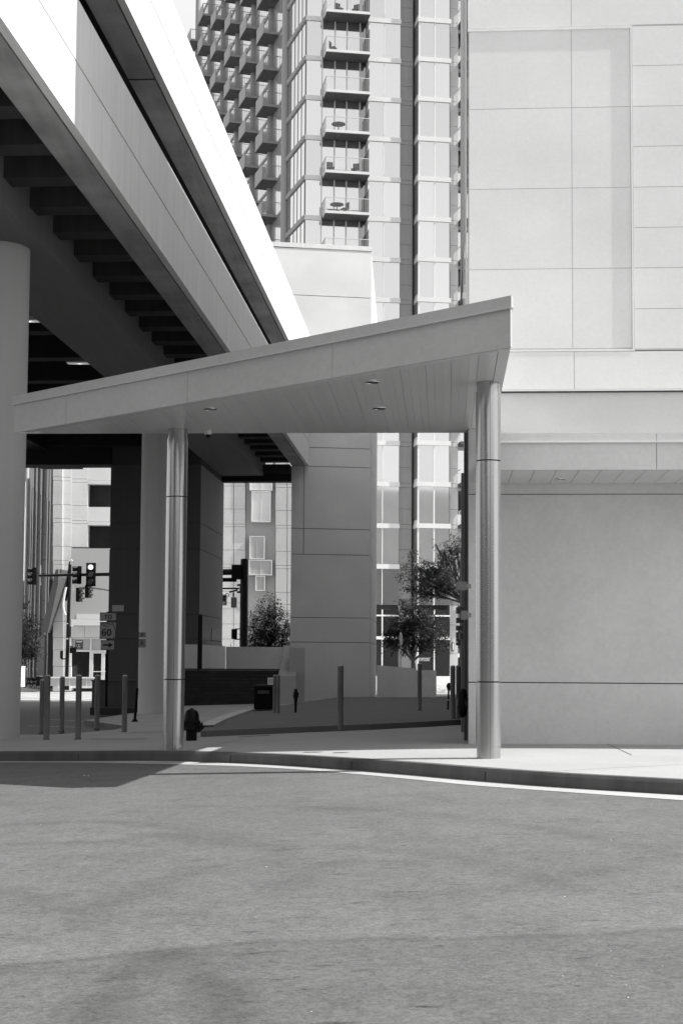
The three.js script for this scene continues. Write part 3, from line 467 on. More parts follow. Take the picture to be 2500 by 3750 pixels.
// ---------------------------------------------------------------- abutment tower, pier block, cross beams, walls
{
  const t0 = 54.3 * K, q0 = -5.5 * K;
  const AA = 9.2 * Math.PI / 180, ae = [Math.cos(AA), Math.sin(AA)], an = [Math.sin(AA), -Math.cos(AA)], a0 = L(q0, t0);
  const AF = (u, o) => [a0[0] + ae[0] * u + an[0] * o, a0[1] + ae[1] * u + an[1] * o];
  const af = (x, y) => { const r = ray(x, y), k = (a0[0] * an[0] + a0[1] * an[1]) / (r.x * an[0] - r.z * an[1]); return { u: (r.x * k - a0[0]) * ae[0] + (-r.z * k - a0[1]) * ae[1], y: CAM.y + r.y * k }; };
  const abox = (u0, u1, o0, o1, y0, y1) => prism([AF(u0, o1), AF(u1, o1), AF(u1, o0), AF(u0, o0)], y0, y1);
  const UW = af(1355, 2000).u, c1 = AF(UW, 0), back = [c1[0] + ST * 6.3, c1[1] + CT * 6.3], backL = [a0[0] + ST * 7, a0[1] + CT * 7];
  const a = thing('abutment_tower', 'tall pale concrete abutment ending the viaduct, jointed into broad courses', 'abutment', v3(a0[0], -0.3, -a0[1]));
  const atop = af(1200, 912).y;
  part(a, 'core', prism([AF(0.05, -0.06), AF(UW - 0.06, -0.06), [back[0] - 0.06, back[1] - 0.02], backL], -0.6, atop - 2.2), M.softJoint);
  part(a, 'upper_core', prism([AF(-1.75, -0.06), AF(0.06, -0.06), AF(0.06, -4), AF(-1.75, -4)], af(1200, 1290).y + 0.02, atop - 0.1), M.softJoint);
  part(a, 'left_face', prism([a0, AF(0.05, -0.055), backL, [backL[0] - 0.05, backL[1]]], -0.6, atop - 0.02), M.abut);
  const ys = [2640, 2352, 2262, 2031, 1937, 1709, 1640, 1500, 1290, 1085, 930].map((y) => af(1200, y).y); ys[0] = -0.6; ys[10] = atop - 0.02;
  const uj = af(1112, 1900).u, j = 0.014;
  const slope = (x, d) => atop - 2.0 * clamp(Math.hypot(x - c1[0], d - c1[1]) / 6.3, 0, 1);
  for (let i = 0; i + 1 < ys.length; i++) {
    const m = M.abut;
    if (i >= 3 && i <= 6) { part(a, 'wall_panel', abox(0, uj - j, -0.055, 0, ys[i] + j, ys[i + 1] - j), m); part(a, 'wall_panel', abox(uj + j, UW, -0.055, 0, ys[i] + j, ys[i + 1] - j), m); }
    else part(a, 'wall_panel', abox(i >= 8 ? -1.8 : 0, UW, -0.055, 0, ys[i] + j, ys[i + 1] - j), m, i === 0 ? 'paler bottom course' : undefined);
    const lo = ys[i] + j, side = [AF(UW, -0.058), back, [back[0] - 0.055, back[1]], AF(UW - 0.055, -0.058)];
    part(a, 'side_panel', prism(side, lo, (x, d) => Math.max(lo + 0.02, Math.min(ys[i + 1] - j, slope(x, d)))), m);
  }
  part(a, 'coping', abox(-1.84, UW + 0.02, -0.5, 0.03, atop, atop + 0.2), M.parapet);
  { const v = AF(af(1215, 900).u, -1.0); part(a, 'roof_vent', lathe([[0.72, atop + 0.1], [0.6, atop + 0.3], [0.35, atop + 0.4], [0, atop + 0.43]], v[0], -v[1], 24), M.parapet); }
  part(a, 'roof', prism([AF(0.1, -0.51), AF(UW - 0.1, -0.51), [back[0] - 0.1, back[1] - 0.1], [backL[0] + 0.05, backL[1] - 0.1]], atop - 2.19, (x, d) => slope(x, d) - 0.1), M.midWall);
  const top = atop;
  // pier block to the left with its side face
  const tb = 49.1 * K, bq1 = -7.95 * K, bq0 = onT(402, 2000, tb).q, by = 1.36 + 6.47 * K;
  const [bx, bd] = L(bq1, tb), k = thing('pier_block', 'dark rectangular concrete wall pier in deep shade behind the round pier', 'pier', v3(bx, -0.3, -bd));
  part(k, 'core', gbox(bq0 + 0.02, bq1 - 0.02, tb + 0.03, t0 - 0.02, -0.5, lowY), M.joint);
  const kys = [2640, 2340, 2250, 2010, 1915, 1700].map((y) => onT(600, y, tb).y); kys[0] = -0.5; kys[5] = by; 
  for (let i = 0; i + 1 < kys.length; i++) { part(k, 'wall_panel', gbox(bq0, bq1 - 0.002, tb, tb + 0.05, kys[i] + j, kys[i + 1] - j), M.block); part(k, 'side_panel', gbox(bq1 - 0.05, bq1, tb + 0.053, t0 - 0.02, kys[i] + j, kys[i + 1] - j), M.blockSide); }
  part(k, 'vent_grille', gbox(bq1 + 0.001, bq1 + 0.02, onQ(740, 2320, bq1).t, onQ(768, 2320, bq1).t, onQ(750, 2344, bq1).y, onQ(750, 2300, bq1).y), M.mullionDark);
  part(k, 'vent_grille', gbox(bq1 + 0.001, bq1 + 0.02, onQ(774, 2326, bq1).t, onQ(805, 2326, bq1).t, onQ(790, 2346, bq1).y, onQ(790, 2304, bq1).y), M.mullionDark);
  const nsig = (x0, y0, x1, y1, m) => part(k, 'notice', gpx(x0, y0, x1, y1, tb - 0.03, 0.025), m); nsig(411, 2216, 454, 2239, M.screen);
  // portal beams
  const b1 = thing('portal_beam', 'black concrete cross beam closing the left opening under the viaduct', 'beam', v3(...[L(-14, tb)].map(([x]) => x), by, -tb), 'portal beams under the viaduct');
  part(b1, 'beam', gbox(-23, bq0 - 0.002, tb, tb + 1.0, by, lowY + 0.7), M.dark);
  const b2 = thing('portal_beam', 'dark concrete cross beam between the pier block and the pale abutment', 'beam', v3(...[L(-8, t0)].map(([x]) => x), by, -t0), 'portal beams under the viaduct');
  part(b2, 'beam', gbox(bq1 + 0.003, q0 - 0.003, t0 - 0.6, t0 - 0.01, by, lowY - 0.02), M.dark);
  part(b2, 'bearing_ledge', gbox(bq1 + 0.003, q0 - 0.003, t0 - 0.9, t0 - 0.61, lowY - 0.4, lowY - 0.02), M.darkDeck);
}

// ---------------------------------------------------------------- low walls, stone planter wall and street furniture under the viaduct
{
  const t = 55.6;
  // dark stone wall of stacked slabs
  const a = onG(676, 2584, 0), w = thing('stone_wall', 'low black stone wall of stacked slabs behind the hydrant', 'wall', v3(a.x, a.y, a.z));
  const dW = -a.z, X0 = P(560, 2500, dW).x, X1 = P(1018, 2500, dW).x, yT = P(850, 2449, dW).y, y0 = a.y - 0.1;
  part(w, 'core', wbox(X0, X1, dW + 0.06, dW + 0.5, y0, yT - 0.06), M.black);
  part(w, 'coping', wbox(X0, X1 + 0.03, dW - 0.03, dW + 0.55, yT - 0.05, yT), M.stoneB);
  const r = rng(21), rows = 11; const hgt = (yT - 0.055 - y0) / rows;
  for (let i = 0; i < rows; i++) for (let x = X0 - r() * 0.4; x < X1;) { const l = 0.4 + r() * 0.7, z = r() * 0.05; part(w, 'stone', wbox(Math.max(X0, x), Math.min(X1, x + l - 0.012), dW + 0.005 - z, dW + 0.07, y0 + i * hgt + 0.006, y0 + (i + 1) * hgt - 0.006), r() > 0.55 ? M.stoneB : M.stoneA); x += l; }
  // pale retaining wall behind it, its left part wrapping the pier block
  const d2 = dW + 1.6;
  const low = thing('retaining_wall', 'pale smooth low wall above the black stone wall, in front of the pole and shrub', 'wall', P(930, 2447, d2));
  part(low, 'wall_panel', pxbox(827, 2369, 1042, 2470, d2 + 2.2, 0.3), M.lowWall);
  part(low, 'wall_panel', pxbox(655, 2360, 722, 2470, d2, 0.3), M.lowWall);
  { const p0 = P(722, 2360, d2), p1 = P(826, 2362, d2 + 5.6), b = P(722, 2470, d2).y; part(low, 'wall_panel', prism([[p0.x + 0.004, d2], [p1.x, d2 + 5.6], [p1.x - 0.3, d2 + 5.6], [p0.x - 0.28, d2 + 0.004]], b, P(722, 2360, d2).y), M.lowWall); }
  // raking wing wall
  const t3 = dW - 1.2, wg = thing('wing_wall', 'raking pale wing wall between the stone wall and the tall abutment', 'wall', onG(1050, 2600, 0));
  { const y = (px, py) => P(px, py, t3); const pts = [[1034, 2363], [1062, 2363], [1056, 2372], [1026, 2600], [1018, 2600], [1015, 2450]];
    const A = P(1036, 2364, t3), B = P(1020, 2480, t3), dA = t3 + 6;
    // sloping top running back along the abutment
    const e0 = P(1022, 2480, t3), f0 = P(1084, 2480, t3), e1y = P(1050, 2364, t3 + 5).y, by = P(1050, 2612, t3).y - 0.2;
    part(wg, 'wall_panel', prism([[e0.x, t3], [f0.x, t3], [P(1086, 2400, t3 + 5).x, t3 + 5], [P(1040, 2400, t3 + 5).x, t3 + 5]], by, (x, d) => lerp(e0.y + 0.05, e1y, clamp((d - t3) / 4.2, 0, 1))), M.wing);
    part(wg, 'wall_panel', prism([[P(1058, 2500, t3 + 0.6).x, t3 + 0.6], [P(1115, 2500, t3 + 0.6).x, t3 + 0.6], [P(1115, 2500, t3 + 5).x, t3 + 5], [P(1070, 2500, t3 + 5).x, t3 + 5]], by, P(1080, 2372, t3 + 0.6).y), M.wing);
  }
  // low wall in front of the pier block
  const d4 = 49.5, fw = thing('low_wall', 'low dark concrete wall in front of the pier block behind the bollards', 'wall', P(415, 2592, d4));
  part(fw, 'wall_panel', pxbox(337, 2494, 505, 2605, d4 + 1.2, 0.35), M.block); part(fw, 'coping', pxbox(335, 2490, 507, 2495, d4 + 1.15, 0.45), M.block); part(fw, 'kerb_step', pxbox(330, 2592, 512, 2620, d4 - 0.3, 1.4), M.darkDeck);
  // pale wall with sloping top in the right gap
  const d5 = 60, rw = thing('ramp_wall', 'pale low wall with sloping top in front of the glass tower lobby', 'wall', P(1490, 2555, d5));
  { const a0 = P(1380, 2436, d5), a1 = P(1597, 2455, d5), b0 = P(1490, 2562, d5).y - 0.3; part(rw, 'wall_panel', prism([[a0.x, d5], [P(1518, 2450, d5).x, d5], [P(1518, 2450, d5).x, d5 + 0.3], [a0.x, d5 + 0.3]], b0, (x) => lerp(a0.y, P(1530, 2449, d5).y, clamp((x - a0.x) / (P(1530, 2449, d5).x - a0.x), 0, 1))), M.lowWall); part(rw, 'wall_panel', prism([[P(1518.4, 2450, d5).x, d5], [a1.x, d5], [a1.x, d5 + 0.3], [P(1518.4, 2450, d5).x, d5 + 0.3]], b0, a1.y), M.lowWall); }
}
// bollards
{
  const H = 1.1, r = 0.052, proto = thing('bollard', 'grey steel bollard nearest the left pier, second from left in its row', 'bollard', v3(), 'steel bollards along the pavement');
  part(proto, 'post', lathe([[r, -0.1], [r, H - 0.03], [r - 0.004, H - 0.02]], 0, 0, 24), M.bollard);
  part(proto, 'cap', lathe([[r - 0.004, H - 0.02], [r - 0.012, H - 0.006], [r - 0.03, H], [0, H + 0.001]], 0, 0, 24), M.cap);
  part(proto, 'collar', lathe([[r + 0.014, -0.02], [r + 0.014, 0.006], [r, 0.012]], 0, 0, 24), M.kerb);
  const list = [
    [170.5, 2709, 0, 2473, 22, 'front grey bollard nearest the big left pier'], [152, 2684, 0, 2490, 17, 'dim grey bollard half hidden behind the front bollard beside the left pier'],
    [226, 2679, 0, 2479, 18, 'grey bollard between the two front bollards of the left row'], [286, 2708, 0, 2473, 21.5, 'second front grey bollard of the left row, before the route sign'],
    [355, 2669, 0, 2473, 18.5, 'grey bollard standing just left of the route sign post'], [455.5, 2681, 0, 2474, 19, 'grey bollard standing just left of the far round pier'],
    [1245, 2677, 0, 2437, 22, 'lone grey bollard in the middle of the plaza edge'], [1535, 2602, PH, 2430, 16, 'grey bollard on the plaza before the pale ramp wall'],
    [1657, 2632, PH, 2438, 18.5, 'left one of two grey bollards beside the dark side wall'], [1677, 2631, PH, 2437, 18, 'right one of two grey bollards beside the dark side wall'],
    [1005, 2610, PH, 2472, 12.5, 'left slim bollard of the pair beside the black trash bin'], [1018, 2611, PH, 2472, 12.5, 'right slim bollard of the pair beside the wing wall'],
  ];
  list.forEach(([x, yb, o, yt, w, label], i) => {
    const p = onG(x, yb, o), d = -p.z, s = F / d, h = (yb - yt) / s, b = i ? copy(proto, 'bollard', label, p, 'steel bollards along the pavement') : proto;
    b.position.copy(p); b.userData.label = label; b.scale.set(w / s / (2 * r), h / H, w / s / (2 * r));
  });
}
// hydrant
{
  const p = onG(701, 2712, 0), h = thing('fire_hydrant', 'squat black fire hydrant with domed bonnet behind the far steel column', 'hydrant', p), s = -p.z / F, R = (k) => k * s;
  part(h, 'barrel', lathe([[R(20), -0.03], [R(20), R(36)], [R(30), R(37)], [R(30), R(42)], [R(26), R(44)], [R(26), R(64)], [R(32), R(65)], [R(32), R(71)], [R(28), R(73)]], p.x, p.z, 40, p.y), M.blackPaint);
  part(h, 'bonnet', lathe([[R(27), R(72)], [R(27.5), R(84)], [R(26), R(95)], [R(22), R(105)], [R(15), R(111.5)], [R(7), R(114.5)], [R(5), R(115)], [R(5), R(118)], [0, R(118)]], p.x, p.z, 40, p.y), M.blackPaint);
  for (const [dx, dz] of [[1, 0], [-1, 0], [0, 1]]) { const a = v3(p.x + dx * R(20), p.y + R(54), p.z + dz * R(20)), b = v3(p.x + dx * R(36), p.y + R(54), p.z + dz * R(36)); const nz = part(h, 'nozzle', bar(a, b, R(11), R(11), 16), M.blackPaint); part(nz, 'nozzle_cap', bar(b, b.clone().add(v3(dx * R(5), 0, dz * R(5))), R(13), R(12), 8), M.blackPaint); }
  for (let k = 0; k < 8; k++) { const a = k / 8 * Math.PI * 2 + 0.2, c = v3(p.x + Math.cos(a) * R(29), p.y + R(65), p.z + Math.sin(a) * R(29)); part(h, 'bolt', bar(c, c.clone().add(v3(0, R(9), 0)), R(2.2), R(2.2), 6), M.blackPaint); }
}
// trash bin, junction box, standpipe, parking meter, posts
{
  const p = onG(964, 2603, PH), s = -p.z / F, t = thing('trash_bin', 'square black trash bin in front of the stone wall', 'trash bin', p), w = 35 * s;
  const bx = (a, y0, y1) => new RoundedBoxGeometry(a * 2, y1 - y0, a * 2, 3, 0.03).translate(p.x, p.y + (y0 + y1) / 2, p.z - w);
  part(t, 'body', bx(w, 6 * s, 82 * s), M.black); part(t, 'lid', bx(w + 0.02, 82 * s, 94 * s), M.blackPaint); part(t, 'foot', bx(w - 0.03, 0, 6 * s), M.furniture); part(t, 'opening', wbox(p.x - w * 0.6, p.x + w * 0.6, -p.z - 0.012, -p.z + 0.02, p.y + 62 * s, p.y + 74 * s), M.furniture);
  const jb = thing('junction_box', 'small pale junction box beside the trash bin in front of the stone wall', 'box', P(992, 2507, 54)); part(jb, 'case', pxbox(980, 2482, 1003, 2507, 53.9, 0.2), M.lowWall); part(jb, 'post', pxbox(990, 2507, 995, 2606, 54, 0.06), M.lowWall); part(jb, 'cover', pxbox(983, 2486, 1000, 2503, 53.88, 0.018), M.screen);
  const q = onG(1082, 2610, PH), s2 = -q.z / F, sp = thing('standpipe', 'slim black standpipe with a valve head on the plaza before the abutment', 'standpipe', q);
  part(sp, 'pipe', lathe([[4.5 * s2, -0.02], [5 * s2, 20 * s2], [7 * s2, 52 * s2], [9 * s2, 56 * s2]], q.x, q.z, 16, q.y), M.blackPaint); part(sp, 'valve_body', lathe([[9 * s2, 55 * s2], [10 * s2, 62 * s2], [9 * s2, 74 * s2], [6 * s2, 78 * s2], [5 * s2, 86 * s2], [0, 87 * s2]], q.x, q.z, 16, q.y), M.blackPaint);
  part(sp, 'handle', bar(v3(q.x - 8 * s2, q.y + 83 * s2, q.z), v3(q.x + 7 * s2, q.y + 85 * s2, q.z), 1.6 * s2), M.black); part(sp, 'outlet', bar(v3(q.x, q.y + 68 * s2, q.z), v3(q.x + 11 * s2, q.y + 68 * s2, q.z), 4 * s2), M.blackPaint);
  const m = onG(1639, 2599, PH), s3 = -m.z / F, pm = thing('parking_meter', 'black parking meter with a round head left of the paired bollards', 'parking meter', m);
  part(pm, 'post', bar(m, v3(m.x + 3 * s3, m.y + 76 * s3, m.z), 3.6 * s3), M.blackPaint); part(pm, 'band', bar(v3(m.x + 1.5 * s3, m.y + 34 * s3, m.z), v3(m.x + 1.6 * s3, m.y + 37 * s3, m.z), 4.4 * s3), M.mullion);
  part(pm, 'head', new THREE.SphereGeometry(13 * s3, 20, 14).scale(0.75, 1, 0.6).translate(m.x + 4 * s3, m.y + 85 * s3, m.z), M.blackPaint); part(pm, 'neck', bar(v3(m.x + 3 * s3, m.y + 70 * s3, m.z), v3(m.x + 3.5 * s3, m.y + 78 * s3, m.z), 6 * s3, 5 * s3), M.blackPaint);
  const bp = thing('signal_post', 'plain black post rising from the pale low wall beside the pier block', 'post', P(732, 2447, 56)); part(bp, 'post', pxbox(725, 2254, 740, 2450, 56, 0.15), M.blackPaint); part(bp, 'cap', pxbox(727, 2250, 738, 2253.5, 56.02, 0.11), M.black);
  const ip = thing('slim_post', 'slim black post beside the left edge of the far round pier', 'post', onG(494, 2643, 0)); { const e = onG(494, 2643, 0); part(ip, 'post', bar(e, v3(e.x + 0.05, e.y + 122 * -e.z / F, e.z), 0.035), M.black); part(ip, 'base', bar(e, v3(e.x, e.y + 0.06, e.z), 0.09, 0.05), M.black); }
  // boxes fixed to the dark side wall, seen edge on
  const boxes = [[1673, 2130, 1709, 2160, 'large grey box lamp fixed highest on the dark side wall'], [1690, 2236, 1710, 2268, 'upright grey box on the dark side wall, just below the highest one'], [1672, 2223, 1698, 2246, 'flat grey box further along the dark side wall, level with the upright box'], [1672, 2262, 1695, 2281, 'grey box under the flat box on the dark side wall'], [1671, 2291, 1692, 2308, 'grey box on the side wall above the lower upright box'], [1683, 2319, 1696, 2341, 'small upright grey box lower on the dark side wall'], [1671, 2315, 1688, 2335, 'small far grey box beside the lower upright box'], [1671, 2336, 1687, 2350, 'far grey box below the others on the side wall'], [1671, 2352, 1686, 2363, 'lowest pale far box on the dark side wall']];
  for (const [x0, y0, x1, y1, label] of boxes) {
    const o = onQ(x1, (y0 + y1) / 2, WQ - 0.05), [bx2, bd] = L(WQ - 0.05, o.t), s4 = bd / F, b = thing('wall_box', label, 'wall box', v3(bx2, o.y, -bd), 'boxes along the dark side wall');
    const c = P((x0 + x1) / 2, (y0 + y1) / 2, bd), hw = (x1 - x0) / 2 * s4, hh = (y1 - y0) / 2 * s4;
    part(b, 'case', wbox(c.x - hw, c.x + hw, bd, bd + 0.22, c.y - hh, c.y + hh), M.box1); part(b, 'bracket', wbox(c.x + hw - 0.002, c.x + hw + 0.06, bd + 0.06, bd + 0.18, c.y - hh * 0.5, c.y + hh * 0.5), M.mullionDark);
  }
  const hr = onQ(1706, 2575, WQ - 0.03), [hx, hd] = L(WQ - 0.06, hr.t), reel = thing('hose_reel', 'round dark hose reel on the side wall behind the paired bollards', 'hose reel', v3(hx, hr.y, -hd));
  part(reel, 'drum', boxKeep(new THREE.TorusGeometry(0.17, 0.05, 12, 30).rotateY(Math.PI / 2 - 0.2).translate(hx - 0.02, hr.y, -hd)), M.black); part(reel, 'hub', boxKeep(new THREE.CylinderGeometry(0.08, 0.08, 0.22, 16).rotateZ(Math.PI / 2).translate(hx, hr.y, -hd)), M.furniture);
}
// route marker signs
function flatPrint(w, h, px, draw) {                                                                         // print on a thin sign face
  const c = document.createElement('canvas'); c.width = px; c.height = Math.round(px * h / w); const g = c.getContext('2d'); draw(g, c.width, c.height);
  const t = new THREE.CanvasTexture(c); t.colorSpace = THREE.SRGBColorSpace; return new THREE.MeshStandardMaterial({ map: t, roughness: 0.5 });
}
function roundedPlate(x0, y0, x1, y1, d, thick, r) { const a = P(x0, (y0 + y1) / 2, d), b = P(x1, (y0 + y1) / 2, d), c = P((x0 + x1) / 2, y0, d), e = P((x0 + x1) / 2, y1, d); return { g: new RoundedBoxGeometry(b.x - a.x, c.y - e.y, thick, 3, Math.min(r, thick / 2)).translate((a.x + b.x) / 2, (c.y + e.y) / 2, -d - thick / 2), w: b.x - a.x, h: c.y - e.y, x: (a.x + b.x) / 2, y: (c.y + e.y) / 2, z: -d }; }
function signPlate(parent, name, x0, y0, x1, y1, d, draw, px = 256, back = M.mullionDark) { const b = roundedPlate(x0, y0, x1, y1, d, 0.012, 0.006), o = part(parent, name, b.g, back); part(o, 'print', new THREE.PlaneGeometry(b.w * 0.985, b.h * 0.985).translate(b.x, b.y, b.z + 0.003), flatPrint(b.w, b.h, px, draw)); return o; }
const edge = (g, w, h, bg, fg, r = 0.09) => { g.fillStyle = fg; g.fillRect(0, 0, w, h); g.fillStyle = bg; g.beginPath(); g.roundRect(w * 0.03, w * 0.03, w * 0.94, h - w * 0.06, w * r); g.fill(); };
{
  const base = onG(392, 2607, 0), d = -base.z, s = thing('route_sign', 'stacked route marker signs on one dark post, reading TO, 60 and a right arrow', 'sign', base);  // white plates below are printed grey, deep shade put into their colour
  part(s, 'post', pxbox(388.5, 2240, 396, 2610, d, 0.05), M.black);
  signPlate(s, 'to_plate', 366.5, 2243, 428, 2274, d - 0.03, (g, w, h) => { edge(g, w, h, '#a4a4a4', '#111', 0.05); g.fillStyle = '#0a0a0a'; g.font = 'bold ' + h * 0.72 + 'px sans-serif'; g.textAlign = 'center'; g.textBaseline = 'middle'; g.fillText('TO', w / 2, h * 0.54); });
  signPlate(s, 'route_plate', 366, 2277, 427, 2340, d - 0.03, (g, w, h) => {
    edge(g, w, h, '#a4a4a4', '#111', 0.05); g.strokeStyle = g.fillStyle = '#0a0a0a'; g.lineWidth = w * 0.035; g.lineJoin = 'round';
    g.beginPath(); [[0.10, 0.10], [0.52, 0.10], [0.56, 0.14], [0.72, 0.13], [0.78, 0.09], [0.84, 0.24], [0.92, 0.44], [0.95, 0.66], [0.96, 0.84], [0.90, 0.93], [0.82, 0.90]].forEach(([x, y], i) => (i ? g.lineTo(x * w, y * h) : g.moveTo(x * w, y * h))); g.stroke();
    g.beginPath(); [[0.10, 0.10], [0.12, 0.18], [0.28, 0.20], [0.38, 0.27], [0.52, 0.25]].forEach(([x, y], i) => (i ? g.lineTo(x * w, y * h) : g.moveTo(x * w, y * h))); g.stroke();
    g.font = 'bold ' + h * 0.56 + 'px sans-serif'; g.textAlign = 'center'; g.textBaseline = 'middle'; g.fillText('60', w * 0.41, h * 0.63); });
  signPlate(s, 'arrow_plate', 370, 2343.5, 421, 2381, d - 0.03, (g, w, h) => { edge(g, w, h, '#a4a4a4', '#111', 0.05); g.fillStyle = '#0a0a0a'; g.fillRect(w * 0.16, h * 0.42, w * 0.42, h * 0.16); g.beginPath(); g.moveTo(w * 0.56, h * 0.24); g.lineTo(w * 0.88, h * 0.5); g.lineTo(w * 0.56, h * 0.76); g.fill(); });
  const ps = thing('pier_notice', 'pair of small notice plates on the left side of the far round pier', 'sign', P(521, 2343, 45)), pd = 45.4;
  const bars = (g, w, h, n) => { edge(g, w, h, '#8c8c8c', '#111', 0.08); g.fillStyle = '#1a1a1a'; for (let i = 0; i < n; i++) g.fillRect(w * (0.3 - 0.05 * (i % 2)), h * (0.2 + i * 0.6 / n), w * (0.4 + 0.1 * (i % 2)), h * 0.32 / n); };
  signPlate(ps, 'upper_plate', 508, 2316, 534, 2334, pd, (g, w, h) => bars(g, w, h, 2), 128); signPlate(ps, 'lower_plate', 508, 2340, 534, 2371, pd, (g, w, h) => bars(g, w, h, 4), 128);
}

// ---------------------------------------------------------------- glass apartment tower behind
{
  const A9 = 9.3 * Math.PI / 180, e1 = [Math.cos(A9), Math.sin(A9)], nn = [Math.sin(A9), -Math.cos(A9)], c0 = P(1118, 500, 117), C0 = [c0.x, 117];
  const TF = (s, o) => [C0[0] + e1[0] * s + nn[0] * o, C0[1] + e1[1] * s + nn[1] * o];                       // along the front, out of the front
  function fr(x, y, o = 0) { const r = ray(x, y), k = ((C0[0] - CAM.x) * nn[0] + (C0[1]) * nn[1] + o) / (r.x * nn[0] - r.z * nn[1]), p = [CAM.x + r.x * k, -r.z * k]; return { s: (p[0] - C0[0]) * e1[0] + (p[1] - C0[1]) * e1[1], y: CAM.y + r.y * k }; }
  const fbox = (s0, s1, o0, o1, y0, y1) => prism([TF(s0, o1), TF(s1, o1), TF(s1, o0), TF(s0, o0)], y0, y1);
  const t = thing('apartment_tower', 'tall pale glass apartment tower with stacked balconies rising behind the canopy', 'tower', v3(C0[0] + 8, -0.3, -C0[1] - 8));
  const S = (x) => fr(x, 600).s;
  const sA0 = 0, sA1 = S(1177), sB0 = S(1342), sB1 = S(1461), sP1 = S(1508), sC0 = S(1518), sC1 = S(1634), sR0 = S(1640), sR1 = S(1669), sE = S(1745);
  const oB = 0.55, oC = 1.3, oR = 0.7;
  // slab tops: evenly spaced above, read off the photo below
  const F0 = fr(1345, 64, oB).y, SP = (F0 - fr(1345, 1088, oB).y) / 7, lev = []; for (let n = -6; n <= 8; n++) lev.push(F0 - n * SP);
  for (const y of [1370, 1492, 1614, 1765, 1917, 2066, 2215]) lev.push(fr(1400, y, oB).y);
  const gnd = -0.4, bh = 0.36;
  part(t, 'core', merge([prism([TF(0.2, -0.3), TF(sE, -0.3), TF(sE, -12), [C0[0] - 0.298 * 40 + 2.2, C0[1] + 40], [C0[0] - 0.298 * 40 + 1.6, C0[1] + 40], [C0[0] + 0.9, C0[1] + 2]], gnd, lev[0] + 4)]), M.mullionDark);
  const r = rng(33), gl = () => [M.glass, M.glassB, M.glass, M.glassC][r() * 4 | 0];
  const tilt = (g, a) => g;                                                                                  // panes stay flat
  for (let i = 0; i + 1 < lev.length; i++) {
    const y1 = lev[i] - bh, y0 = lev[i + 1], top = lev[i];
    const low = i >= lev.length - 2;  // lowest storeys get darker glass, painting in the mirrored trees
    // strip A, window bay behind the balconies, strip B, strip C
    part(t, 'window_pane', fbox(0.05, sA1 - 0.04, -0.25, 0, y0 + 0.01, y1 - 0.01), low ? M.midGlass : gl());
    const bay = [sA1, S(1224), S(1268), S(1316), sB0 - 0.02];
    for (let k = 0; k < 4; k++) part(t, 'window_pane', fbox(bay[k] + 0.045, bay[k + 1] - 0.045, -0.28, -0.06, y0 + 0.01, lev[i] - 0.28), k < 2 ? M.glass : k === 2 ? M.glassB : M.midGlass);
    for (const s of bay) part(t, 'mullion', fbox(s - 0.045, s + 0.045, -0.2, 0.02, y0, lev[i] - 0.25), M.mullion);
    const mB = S(1400), mC = S(1577);
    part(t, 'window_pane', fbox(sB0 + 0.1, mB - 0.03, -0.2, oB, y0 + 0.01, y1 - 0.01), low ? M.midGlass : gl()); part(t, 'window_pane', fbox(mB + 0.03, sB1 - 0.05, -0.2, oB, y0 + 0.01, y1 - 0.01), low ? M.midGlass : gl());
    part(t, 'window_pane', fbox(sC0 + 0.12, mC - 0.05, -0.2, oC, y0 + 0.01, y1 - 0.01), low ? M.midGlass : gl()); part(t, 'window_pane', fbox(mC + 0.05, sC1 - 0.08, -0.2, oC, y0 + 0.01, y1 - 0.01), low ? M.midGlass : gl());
    for (const g of [fbox(sB0, sB0 + 0.1, -0.2, oB + 0.04, y0, y1), fbox(mB - 0.03, mB + 0.03, -0.1, oB + 0.04, y0, y1), fbox(sC0, sC0 + 0.12, -0.2, oC + 0.04, y0, y1), fbox(mC - 0.05, mC + 0.05, -0.1, oC + 0.05, y0, y1)]) part(t, 'mullion', g, M.white);
    part(t, 'shadow_line', fbox(sC1 - 0.07, sC1, -0.2, oC - 0.1, y0, y1), M.mullionDark);
    part(t, 'return_glass', fbox(sC0 - 0.05, sC0 - 0.002, -0.2, oC - 0.05, y0 + 0.3, y1), M.mullionDark);
    // floor bands
    part(t, 'floor_band', merge([fbox(-0.02, sA1, -0.1, 0.1, y1, top)]), M.towerBand);
    part(t, 'floor_band', fbox(sB0 - 0.04, sB1 - 0.004, -0.1, oB + 0.12, y1, top), M.towerBand); part(t, 'floor_band', fbox(sC0 - 0.06, sC1 + 0.05, -0.1, oC + 0.12, y1, top), M.towerBand);
    // concrete piers, cast in lifts
    const ym = lerp(y0, y1, 0.42), jj = 0.012;
    for (const [s0, s1, o, m] of [[sB1, sP1, 0.18, M.towerConcrete], [sR0, sR1, oR, M.towerPale]]) { part(t, 'concrete_panel', fbox(s0, s1, -0.2, o, y0 - bh + 0.36 + jj, ym - jj), m); part(t, 'concrete_panel', fbox(s0, s1, -0.2, o, ym + jj, y1 - jj), m); part(t, 'concrete_panel', fbox(s0, s1, -0.2, o, y1 + jj, top - jj), m); }
